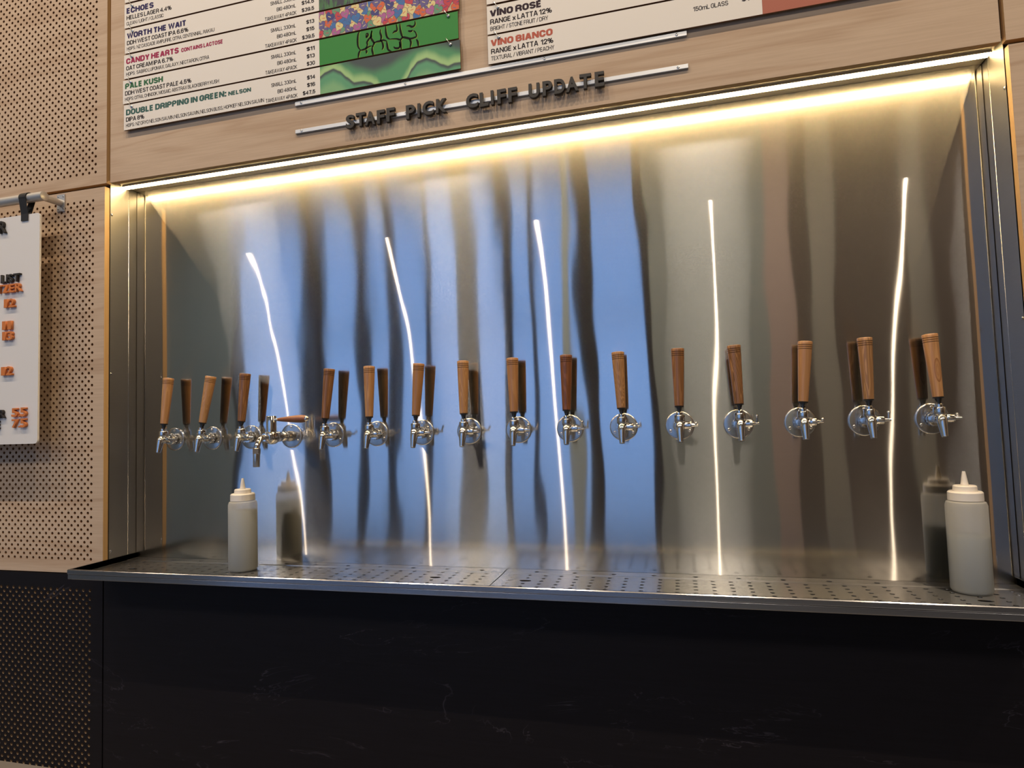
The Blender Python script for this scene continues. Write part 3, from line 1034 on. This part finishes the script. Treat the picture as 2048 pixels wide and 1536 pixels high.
def board(x0, x1, z0, z1, label, art, title, tcol, sub=None, line2=None, line3=None, prices=None, title2=None):
    """art: (x split, material or builder). text items are (string, x end)"""
    t = thing('menu_board', (x0, BY, z0), label, 'menu board', 'menu boards hung in columns above the taps')
    w, h = x1 - x0, z1 - z0
    xs = art[0] - x0
    MB().box((0, -BT, 0), (xs, 0, h), mis=[1, 1, 0, 1, 1, 1]).build('panel', [M['menu_white'], M['mdf_edge']], t)
    f = -BT - .0003
    ap = MB().box((xs + .0002, -BT, 0), (w, 0, h), mis=[1, 1, 0, 1, 1, 1]).build('art_panel', [art[1], M['mdf_edge']], t)
    if len(art) > 2:
        art[2](ap, xs, w, h)
    L = .0085
    if title:
        print_text(title[0], L, title[1] - x0, .0490, .0195, INK[tcol], t, .235, f)
        if title2:
            print_text(title2[0], title2[1] - x0, title2[2] - x0, .0495, .0135, INK[tcol], t, .225, f)
        print_text(line2[0], L, line2[1] - x0, .0276, .0145, INK['black'], t, .165, f)
        print_text(line3[0], L, line3[1] - x0, .0090, .0118, INK['black'], t, .12, f)
    if prices:
        for k, (lab, a, b, pr, c, d) in enumerate(prices):
            zb = (.0510, .0280, .0050)[k]
            print_text(lab, a - x0, b - x0, zb - .0005, .0118, INK['black'], t, .13, f)
            if pr:
                print_text(pr, c - x0, d - x0, zb + .0015, .0122, INK['black'], t, .175, f)
    # wire hooks that hang this board from the one above
    for hx in (.031, w - .030):
        hk = MB()
        hk.tube([(hx + .001, f - .0035, h - .0085), (hx - .004, f - .0042, h - .001), (hx - .0095, f - .0035, h + .008), (hx - .0115, f - .001, h + .0115), (hx - .0118, f + .003, h + .012)], .0011, 7)
        hk.lathe([(0, .0046), (.0016, .0046), (.0030, .0030), (.0034, 0)], (hx + .0015, f, h - .0090), (0, -1, 0), 12)
        hk.build('hook', M['satin'], t)
    return t


def P3(p1, p2, p3, sh=0.0):
    rows = [('SMALL 330mL', .459, .547, p1), ('BIG 480mL', .481, .548, p2), ('TAKEAWAY 4PACK', .439, .550, p3)]
    out = []
    for a, b, c, p in rows:
        wd = {3: .028, 4: .036, 5: .043}.get(len(p or ''), .03)
        out.append((a, b, c, p, .611 - wd, .611))
    return out


# art prints -----------------------------------------------------------
def clip_poly(poly, x0, x1, z0, z1):
    for ax, lim, sg in ((0, x0, 1), (0, x1, -1), (1, z0, 1), (1, z1, -1)):
        out = []
        for i in range(len(poly)):
            p, q = poly[i - 1], poly[i]
            ip, iq = (p[ax] - lim) * sg >= 0, (q[ax] - lim) * sg >= 0
            if ip != iq:
                k = (lim - p[ax]) / (q[ax] - p[ax])
                out.append((p[0] + (q[0] - p[0]) * k, p[1] + (q[1] - p[1]) * k))
            if iq:
                out.append(q)
        poly = out
        if not poly:
            return []
    return poly


HC = [(0.45, 0.055, 0.075), (0.55, 0.12, 0.055), (0.36, 0.11, 0.27), (0.055, 0.055, 0.19), (0.05, 0.15, 0.36), (0.12, 0.27, 0.17), (0.62, 0.52, 0.25), (0.12, 0.10, 0.24)]
HM = [plain('candy_print_%s' % n, tuple(min(x * 1.2, .85) for x in c), 0.55, Specular_IOR_Level=0.2) for n, c in zip(('red', 'orange', 'pink', 'navy', 'blue', 'sage', 'cream', 'violet'), HC)]


def hearts(parent, x0, x1, h):
    rnd = random.Random(3)
    mb = MB()
    pts = []
    nx, nz = 19, 5
    for j in range(nz):
        for i in range(nx):
            pts.append((x0 + (i + .25 + .5 * (j % 2) + rnd.uniform(-.22, .22)) * (x1 - x0) / nx, (j + .5 + rnd.uniform(-.25, .25)) * h / nz))
    rnd.shuffle(pts)
    lastc = -1
    for k, (cx, cz) in enumerate(pts):
        a = rnd.uniform(-.7, .7)
        r = rnd.uniform(.0150, .0172)
        ca, sa = math.cos(a), math.sin(a)
        c = rnd.randrange(8)
        for ring, (rr, mi, dy) in enumerate(((r * 1.07, 8, 0), (r, c, .0000015))):
            poly = []
            for q in range(28):
                th = 2 * math.pi * q / 28
                hx = .85 * math.sin(th) ** 3
                hz = (13 * math.cos(th) - 5 * math.cos(2 * th) - 2 * math.cos(3 * th) - math.cos(4 * th)) / 16 + .1
                poly.append((cx + rr * (hx * ca - hz * sa), cz + rr * (hx * sa + hz * ca)))
            poly = clip_poly(poly, x0, x1, .0003, h - .0003)
            if len(poly) > 2:
                y = -BT - .00005 - k * .000003 - dy
                mb.add([(p[0], y, p[1]) for p in poly], [tuple(range(len(poly)))], mi)
        # the tiny word across each sweet
        wl = r * .30
        poly = [(cx + u * ca - v * sa, cz + u * sa + v * ca + .002) for u, v in ((-wl, -.0009), (wl, -.0009), (wl, .0011), (-wl, .0011))]
        poly = clip_poly(poly, x0, x1, .0003, h - .0003)
        if len(poly) > 2:
            y = -BT - .00005 - k * .000003 - .0000025
            mb.add([(p[0], y, p[1]) for p in poly], [tuple(range(len(poly)))], (c + 3) % 8 if c not in (3, 7) else 6)
    mb.build('heart_print', HM + [plain('candy_outline', (0.05, 0.04, 0.09), 0.6)], parent)


def ribbon(mb, pts, wd, y, mi, x0, x1, h):
    """flat stroke of the printed graffiti lettering"""
    pts = [Vector((p[0], p[1])) for p in pts]
    sm = []
    for i in range(len(pts) - 1):
        p0, p1, p2, p3 = pts[max(i - 1, 0)], pts[i], pts[i + 1], pts[min(i + 2, len(pts) - 1)]
        for k in range(5):
            t = k / 5
            sm.append(.5 * ((2 * p1) + (p2 - p0) * t + (2 * p0 - 5 * p1 + 4 * p2 - p3) * t * t + (3 * p1 - p0 - 3 * p2 + p3) * t ** 3))
    sm.append(pts[-1])
    L, R_ = [], []
    for i, p in enumerate(sm):
        d = sm[min(i + 1, len(sm) - 1)] - sm[max(i - 1, 0)]
        if d.length < 1e-9:
            continue
        d.normalize()
        nrm = Vector((-d.y, d.x))
        u = i / (len(sm) - 1)
        w = wd * (.45 + .75 * math.sin(math.pi * min(max(u, .04), .96)))
        L.append(p + nrm * w)
        R_.append(p - nrm * w)
    for i in range(len(L) - 1):
        poly = clip_poly([tuple(L[i]), tuple(L[i + 1]), tuple(R_[i + 1]), tuple(R_[i])], x0, x1, .0003, h - .0003)
        if len(poly) > 2:
            mb.add([(p[0], y, p[1]) for p in poly], [tuple(range(len(poly)))], mi)


def kush(bx0, bz0):
    # strokes read off the photograph, then laid on the board's own plane
    S = [[(610, 295), (590, 330), (582, 420), (590, 500), (622, 548)], [(622, 548), (650, 545), (690, 530), (730, 505), (775, 490)], [(690, 530), (715, 480), (712, 440), (735, 400), (765, 360), (775, 280)],
         [(700, 320), (720, 325), (722, 350), (702, 372), (700, 320)], [(775, 280), (765, 340), (770, 390), (805, 450), (790, 490), (775, 500)], [(895, 265), (890, 310), (905, 360), (900, 400), (890, 425)],
         [(800, 455), (840, 435), (890, 425), (935, 412), (980, 425)], [(965, 215), (968, 300), (985, 370), (1020, 400)], [(1060, 320), (1085, 295), (1120, 275), (1110, 190)], [(1160, 185), (1165, 270), (1185, 345), (1200, 375)],
         [(1020, 400), (1060, 395), (1120, 395), (1165, 405), (1200, 375), (1250, 380), (1300, 392), (1350, 380), (1385, 360), (1375, 310), (1345, 280)], [(1365, 150), (1365, 200), (1330, 230), (1290, 215), (1250, 220)],
         [(1270, 285), (1310, 290), (1335, 275)], [(622, 548), (600, 590), (590, 660)], [(790, 490), (780, 540), (792, 600), (790, 630)], [(905, 420), (925, 460), (930, 510), (915, 545)],
         [(980, 425), (985, 470), (1000, 540), (1050, 570)], [(1075, 500), (1095, 520), (1140, 520), (1160, 490), (1150, 430)], [(1170, 410), (1170, 470), (1180, 540)], [(1290, 400), (1310, 440), (1300, 515)],
         [(1385, 400), (1405, 440), (1412, 500)], [(695, 545), (705, 570), (700, 595)]]

    def f(parent, x0, x1, h):
        mb = MB()
        for k, s in enumerate(S):
            pts = []
            for x, y in s:
                p = at_y(630 + x / 6.827, 20 + y / 6.827, BY - BT)
                pts.append((p.x - bx0, p.z - bz0))
            off = [(p[0] + .0012, p[1] - .0010) for p in pts]
            ribbon(mb, off, .0024, -BT - .00010, 0, x0, x1, h)
            ribbon(mb, pts, .0027, -BT - .00018, 1, x0, x1, h)
        mb.build('graffiti_print', [plain('lime_ink', (0.36, 0.58, 0.06), 0.6, Specular_IOR_Level=0.15), plain('black_ink', (0.004, 0.005, 0.004), 0.6, Specular_IOR_Level=0.1)], parent)
    return f


def waves(parent, x0, x1, h):
    """soft printed waves, coloured per vertex"""
    nx, nz = 240, 56
    vs, fs, cols = [], [], []

    def sst(a, b, x):
        t = min(max((x - a) / (b - a), 0), 1)
        return t * t * (3 - 2 * t)

    def lerp(tab, u):
        for (a, p), (b_, q) in zip(tab, tab[1:]):
            if u <= b_:
                t = (u - a) / (b_ - a)
                t = t * t * (3 - 2 * t) * .4 + t * .6
                return p + (q - p) * t
        return tab[-1][1]

    def colour(u, v):
        # two dark-edged hills in front of a pale valley under a dark sky
        dark, mid, pale, grn = (0.030, 0.055, 0.062), (0.055, 0.27, 0.11), (0.40, 0.62, 0.25), (0.085, 0.32, 0.16)
        A = lerp([(0, .62), (.04, .74), (.10, .82), (.15, .68), (.20, .42), (.255, .17), (.32, .16), (.37, .07), (.42, -.1), (1, -9)], u)
        B = lerp([(0, -9), (.60, -.25), (.635, .0), (.667, .28), (.71, .50), (.77, .56), (.82, .44), (.875, .24), (.917, .14), (.96, .20), (1, .19)], u)
        sky = lerp([(0, 1.3), (.12, 1.25), (.20, 1.02), (.28, .78), (.40, .55), (.50, .62), (.60, .85), (.70, 1.05), (.80, 1.1), (.90, .95), (1, .72)], u)
        front = max(A, B)
        d = v - front
        if d < 0:
            k = sst(0, .16, -d)
            base = [dark[i] + (grn[i] - dark[i]) * k for i in range(3)]
            g = sst(.25, .62, -d)
            return [base[i] + (pale[i] - base[i]) * g * .35 for i in range(3)]
        k = sst(.0, .07, d)
        up = sst(-.30, .12, v - sky)
        val = sst(.0, .25, d)
        val2 = 1 - sst(.10, .42, d)
        body = [mid[i] + (pale[i] - mid[i]) * val2 * .85 for i in range(3)]
        body = [body[i] + (dark[i] - body[i]) * up for i in range(3)]
        return [dark[i] + (body[i] - dark[i]) * k for i in range(3)]
    for j in range(nz + 1):
        for i in range(nx + 1):
            u, v = i / nx, j / nz
            vs.append((x0 + (x1 - x0) * u, -BT - .0001, .0003 + (h - .0006) * v))
            cols.append(colour(u, v))
    for j in range(nz):
        for i in range(nx):
            a = j * (nx + 1) + i
            fs.append((a, a + 1, a + nx + 2, a + nx + 1))
    me = bpy.data.meshes.new('wave_print')
    me.from_pydata(vs, [], fs)
    ca = me.color_attributes.new('ink', 'FLOAT_COLOR', 'POINT')
    for k, c in enumerate(cols):
        ca.data[k].color = (*c, 1)
    t = NT('wave_ink')
    at = t.n('ShaderNodeAttribute', attribute_name='ink')
    t.l(at.outputs['Color'], t.p.inputs['Base Color'])
    t.set(Roughness=0.55)
    me.materials.append(t.m)
    link('wave_print', me, parent)


def scribble():
    t = NT('navy_green_scribble')
    n = t.noise(t.coords((26, 1, 9)), 2.0, 3, 0.6, 2.2)
    t.l(t.ramp(n, [(0.44, (0.008, 0.010, 0.045)), (0.50, (0.018, 0.10, 0.035)), (0.6, (0.03, 0.17, 0.05))]), t.p.inputs['Base Color'])
    t.set(Roughness=0.55)
    return t.m


BX0, BX1, SPL = -.1005, 1.0720, .6275
ZS = [(1.0190, 1.1030), (1.1080, 1.1870), (1.1925, 1.2730), (1.2785, 1.3595), (1.3650, 1.4470), (1.4530, 1.5340), (1.5400, 1.6200)]
OFF = [0, -.004, .0, .003, .001, .002, 0]
art_dark = plain('art_navy', (0.02, 0.02, 0.06), 0.55)
board(BX0 + OFF[0], BX1 + OFF[0], *ZS[0], 'lowest left menu board, DOUBLE DRIPPING IN GREEN, with green wave print', (SPL, plain('wave_base', (0.05, 0.15, 0.08), .6), waves), ('DOUBLE DRIPPING IN GREEN:', .297), 'teal',
      line2=('DIPA 8%', -.018), line3=('HOPS:  NZ CRYO NELSON SAUVIN, NELSON SAUVIN, NELSON BLISS, HOPKIEF NELSON SAUVIN', .433), prices=P3('$14', '$16', '$47.5'), title2=('NELSON', .304, .387))
kx0, kz0 = BX0 + OFF[1], ZS[1][0]
board(kx0, BX1 + OFF[1], *ZS[1], 'PALE KUSH menu board with plain green print and graffiti letters', (SPL - .001, plain('kush_green', (0.042, 0.255, 0.055), .55, Specular_IOR_Level=0.2), kush(kx0, kz0)), ('PALE KUSH', .056), 'green',
      line2=('DDH WEST COAST PALE 4.5%', .166), line3=('HOPS: CITRA, CHINOOK, MOSAIC, ABSTRAX BLACKBERRY KUSH', .270), prices=P3('$11', '$13', '$30'))
board(BX0 + OFF[2], BX1 + OFF[2], *ZS[2], 'CANDY HEARTS menu board with a print of coloured heart sweets', (SPL - .001, plain('candy_base', (0.55, 0.45, 0.25), .55), hearts), ('CANDY HEARTS', .118), 'crimson',
      line2=('OAT CREAM IPA 6.7%', .096), line3=('HOPS:  SABRO LUPOMAX, GALAXY, NECTARON, CITRA', .234), prices=P3('$13', '$15', '$39.5'), title2=('CONTAINS LACTOSE', .127, .284))
board(BX0 + OFF[3], BX1 + OFF[3], *ZS[3], 'WORTH THE WAIT menu board with dark green and navy print', (SPL, scribble()), ('WORTH THE WAIT', .145), 'navy',
      line2=('DDH WEST COAST IPA 6.6%', .155), line3=('HOPS:  NZ CASCADE AMPLIFIRE, CITRA, CENTENNIAL, RAKAU', .254), prices=P3(None, '$14.5', '$39.5'))
board(BX0 + OFF[4], BX1 + OFF[4], *ZS[4], 'ECHOES menu board, second from the top edge at left', (SPL, art_dark), ('ECHOES', .019), 'navy', line2=('HELLES LAGER 4.4%', .090), line3=('CLEAN / LIGHT / CLASSIC', .058))
board(BX0 + OFF[5], BX1 + OFF[5], *ZS[5], 'blank white menu board at the top left edge above ECHOES', (SPL, art_dark), None, 'black')
RX0, RX1 = 1.1535, 2.325
g_ = [('150mL GLASS', 1.702, 1.787, '$14', 1.818, 1.849)]
salm = plain('salmon_print', (0.40, 0.105, 0.060), .55)
b = board(RX0, RX1, 1.0160, 1.0960, 'VINO BIANCO menu board with salmon end, lowest of the right column', (1.866, salm), ('VINO BIANCO', 1.337), 'salmon',
          line2=('RANGE x LATTA  12%', 1.338), line3=('TEXTURAL / VIBRANT / PEACHY', 1.340))
print_text('150mL GLASS', 1.702 - RX0, 1.787 - RX0, .0400, .0118, INK['black'], b, .13, -BT - .0003)
print_text('$14', 1.819 - RX0, 1.849 - RX0, .0420, .0125, INK['black'], b, .175, -BT - .0003)
board(RX0, RX1, 1.1010, 1.1820, 'VINO ROSÉ menu board, above the one with the salmon title', (1.866, plain('rose_print', (0.35, 0.12, 0.14), .55)), ('VINO ROSÉ', 1.307), 'plum',
      line2=('RANGE x LATTA 12%', 1.337), line3=('BRIGHT / STONE FRUIT / DRY', 1.326))
board(RX0, RX1, 1.1880, 1.2690, 'white menu board cut by the top edge above VINO ROSÉ', (1.866, art_dark), None, 'black')

# ------------------------------------------------------------------ letter rails and loose letters
for z0, z1, lab in ((1.0000, 1.0135, 'upper empty aluminium letter rail directly under the menu boards'), (.9140, .9265, 'lower aluminium rail carrying the STAFF PICK letters')):
    yb = 0.0
    r_ = thing('letter_rail', (1.1105, 0, z0), lab, 'rail', 'aluminium letter rails on the header')
    hw_ = .573
    h_ = z1 - z0
    th_ = .0060 if z0 > .95 else .0060
    MB().prism_x([(-.0002, 0), (-.0052, 0), (-.0060, .0012), (-.0060, h_ - .0012), (-.0052, h_), (-.0002, h_)], -hw_, hw_).build('bar', M['alu'], r_)
    for sx in (-.552, -.21, .20, .548):
        MB().lathe([(0, .0038), (.0008, .0036), (.0014, .0022), (.0006, .0010), (.0006, 0)], (sx, -.0060, h_ / 2), (0, -1, 0), 12).build('screw', M['satin'], r_)
RL = [('S', .713, .741, 'STAFF', ''), ('T', .746, .776, 'STAFF', ''), ('A', .775, .808, 'STAFF', ''), ('F', .813, .838, 'STAFF', 'first '), ('F', .843, .869, 'STAFF', 'last '),
      ('P', .905, .933, 'PICK', ''), ('I', .9395, .9475, 'PICK', ''), ('C', .956, .990, 'PICK', ''), ('K', .996, 1.029, 'PICK', ''),
      ('C', 1.086, 1.121, 'CLIFF', ''), ('L', 1.127, 1.152, 'CLIFF', ''), ('I', 1.159, 1.167, 'CLIFF', ''), ('F', 1.177, 1.202, 'CLIFF', 'first '), ('F', 1.208, 1.233, 'CLIFF', 'last '),
      ('U', 1.265, 1.295, 'UPDATE', ''), ('P', 1.304, 1.331, 'UPDATE', ''), ('D', 1.336, 1.366, 'UPDATE', ''), ('A', 1.368, 1.402, 'UPDATE', ''), ('T', 1.404, 1.435, 'UPDATE', ''), ('E', 1.445, 1.470, 'UPDATE', '')]
rj = random.Random(11)
for ch, a, b2, word, which in RL:
    dz = rj.uniform(-.0015, .0015)
    solid_letter(ch, a, b2, .8975 + dz, .9385 + dz, -.0061, .0105, M['letter_dark'], 'rail_letter', 'dark raised letter %s, %sin the word %s on the lower rail' % (ch, which, word), 'letter', 'dark letters on the lower rail', 0.03, rj.uniform(-.03, .03))

# ------------------------------------------------------------------ hanging white sign
SY = -.0690
sg = thing('hanging_sign', (-.6510, SY, .0013), 'white rounded board hung by black straps at the left edge', 'sign')


def rounded(w, h, r, n=6):
    out = []
    for cx, cz, a0 in ((w / 2 - r, r, -90), (w / 2 - r, h - r, 0), (-w / 2 + r, h - r, 90), (-w / 2 + r, r, 180)):
        for k in range(n + 1):
            a = math.radians(a0 + 90 * k / n)
            out.append((cx + r * math.cos(a), cz + r * math.sin(a)))
    return out


poly = rounded(.5560, .7550, .012)
mb = MB()
n = len(poly)
vs = [(p[0], -.006, p[1]) for p in poly] + [(p[0], 0, p[1]) for p in poly]
mb.add(vs, [tuple(range(n))[::-1], tuple(range(n, 2 * n))] + [(i, (i + 1) % n, n + (i + 1) % n, n + i) for i in range(n)])
mb.build('board', M['white_board'], sg)
RZ, RY = .812, -.0700
for sx in (.216, -.216):
    st = MB()
    wv = .0150
    # front tail down over the top of the board, round the rod, and down behind
    path = [(-.0080, .7340), (-.0082, .7570)] + [(-.0010 + .0168 * math.cos(math.radians(a)), RZ - .0005 + .0168 * math.sin(math.radians(a))) for a in range(205, -30, -22)] + [(.0022, .7570), (.0020, .7340)]
    inner = path
    for k in range(len(path) - 1):
        (ya, za), (yb, zb) = path[k], path[k + 1]
        d = Vector((yb - ya, zb - za)).normalized()
        nn = Vector((d.y, -d.x)) * -.0011
        vs = []
        for x in (sx - wv, sx + wv):
            vs += [(x, ya, za), (x, yb, zb), (x, yb + nn.x, zb + nn.y), (x, ya + nn.x, za + nn.y)]
        for i, v in enumerate(vs):
            vs[i] = (v[0], v[1], v[2] - .0005)
        st.add(vs, [(0, 1, 2, 3), (7, 6, 5, 4), (0, 4, 5, 1), (2, 6, 7, 3), (1, 5, 6, 2), (3, 7, 4, 0)])
    st.build('strap', M['strap'], sg)
rd = thing('sign_rod', (-.3500, 0, .812), 'round aluminium rod on wall brackets above the white sign', 'rod')
rb = MB().lathe([(0, 0), (0, .0138), (.0008, .0150), (.6200, .0150), (.6208, .0138), (.6208, 0)], (-.010, RY, 0), (-1, 0, 0), 28)
rb.build('rod', M['alu_rod'], rd)
for bx in (-.024, -.598):
    MB().lathe([(0, .0115), (.058, .0115)], (bx, -.0030, 0), (0, -1, 0), 20).build('bracket_arm', M['alu_rod'], rd)
    pl = MB().box((bx - .0165, -.0032, -.0290), (bx + .0165, -.0004, .0290)).build('bracket_plate', M['alu'], rd)
    for qx in (-.011, .011):
        for qz in (-.021, .021):
            MB().lathe([(0, .0030), (.0008, .0028), (.0012, 0)], (bx + qx, -.0032, qz), (0, -1, 0), 8).build('screw', M['satin'], pl)
LS = SY - .0061
HL = [('R', -.540, -.511, .702, .743, 0, 'large black letter R near the top of the white sign'),
      ('L', -.5285, -.509, .533, .561, 0, 'black letter L of LIST on the white sign'), ('I', -.5045, -.4985, .533, .561, 0, 'black letter I of LIST on the white sign'),
      ('S', -.4955, -.476, .533, .561, 0, 'black letter S of LIST on the white sign'), ('T', -.4735, -.446, .5335, .5610, 0, 'black letter T of LIST on the white sign'),
      ('T', -.5470, -.5215, .500, .5275, 1, 'orange letter T under LIST, cut by the left edge'), ('Z', -.5200, -.4970, .4995, .5270, 1, 'orange letter Z under LIST on the white sign'),
      ('E', -.4920, -.4700, .4995, .5275, 1, 'orange letter E under LIST on the white sign'), ('R', -.4655, -.4380, .5000, .5280, 1, 'orange letter R under LIST on the white sign'),
      ('1', -.5125, -.4975, .4500, .4785, 1, 'orange digit one right under the orange word, start of twelve'), ('2', -.4930, -.4675, .4500, .4785, 1, 'orange digit two right under the orange word'),
      ('1', -.5190, -.5030, .3770, .4055, 1, 'left orange digit one in the upper of two stacked numbers'), ('1', -.4960, -.4790, .3770, .4055, 1, 'right orange digit one in the upper of two stacked numbers'),
      ('1', -.5180, -.5020, .3425, .3705, 1, 'orange digit one in the lower of two stacked numbers'), ('3', -.4995, -.4730, .3420, .3710, 1, 'orange digit three in the lower of two stacked numbers'),
      ('1', -.5210, -.5020, .2265, .2545, 1, 'orange digit one of the lone twelve in mid sign'), ('2', -.4995, -.4745, .2265, .2555, 1, 'orange digit two of the lone twelve in mid sign'),
      ('E', -.5480, -.5290, .0865, .1140, 0, 'black letter E in the upper bottom row, cut by the left edge'), ('R', -.5265, -.5040, .0870, .1145, 0, 'black letter R left of the lower orange prices'),
      ('5', -.4735, -.4475, .0890, .1180, 1, 'orange digit five before the point in the upper bottom row'), ('.', -.4450, -.4390, .0890, .0945, 1, 'orange decimal point in the upper bottom row'), ('5', -.4370, -.4120, .0895, .1190, 1, 'orange digit five after the point in the upper bottom row'),
      ('7', -.4720, -.4450, .0535, .0820, 1, 'orange digit seven in the lowest row of the sign'), ('.', -.4440, -.4385, .0545, .0595, 1, 'small orange decimal point in the lowest row of the sign'), ('5', -.4365, -.4115, .0540, .0835, 1, 'orange digit five in the lowest row of the sign'),
      ('E', -.5490, -.5280, .0520, .0790, 0, 'black letter E in the lowest row, cut by the left edge')]
for ch, a, b2, z0, z1, col, lab in HL:
    solid_letter(ch, a, b2, z0, z1, LS, .0085, M['letter_orange'] if col else M['letter_dark'], 'sign_letter', lab, 'letter', 'orange letters on the white sign' if col else 'black letters on the white sign', 0.018)

# ------------------------------------------------------------------ ceiling lamps (the housings of the lights above)
for k, x in enumerate(LIGHT_X):
    if not -4.2 < x < 5:
        continue
    t = thing('ceiling_spot', (x, LIGHT_Y, LIGHT_Z - Z0 + .10), 'black ceiling spotlight, %s from the left in the row facing the wall' % ['', 'first', 'second', 'third', 'fourth', 'fifth', 'sixth', 'seventh'][k], 'spotlight', 'ceiling spotlights facing the wall')
    MB().lathe([(-.055, .050), (.06, .050), (.06, .012), (CEIL - (LIGHT_Z - Z0) - .10, .012)], n=20).build('housing', M['black_plastic'], t)
for k, x in enumerate((-4.0, -1.0, 2.0, 5.0)):  # shades for the added fill lights
    t = thing('room_fill_shade', (x, -4.6, LIGHT_Z - Z0 + .012), 'wide round black shade of an added fill light near the windows, %s from the left' % ['first', 'second', 'third', 'fourth'][k], 'pendant lamp', 'added round fill lights over the room')
    MB().lathe([(-.004, .515), (0, .52), (.05, .50), (.06, .05), (.06, .012), (CEIL - (LIGHT_Z - Z0) - .012, .012)], n=32).build('shade', M['black_plastic'], t)
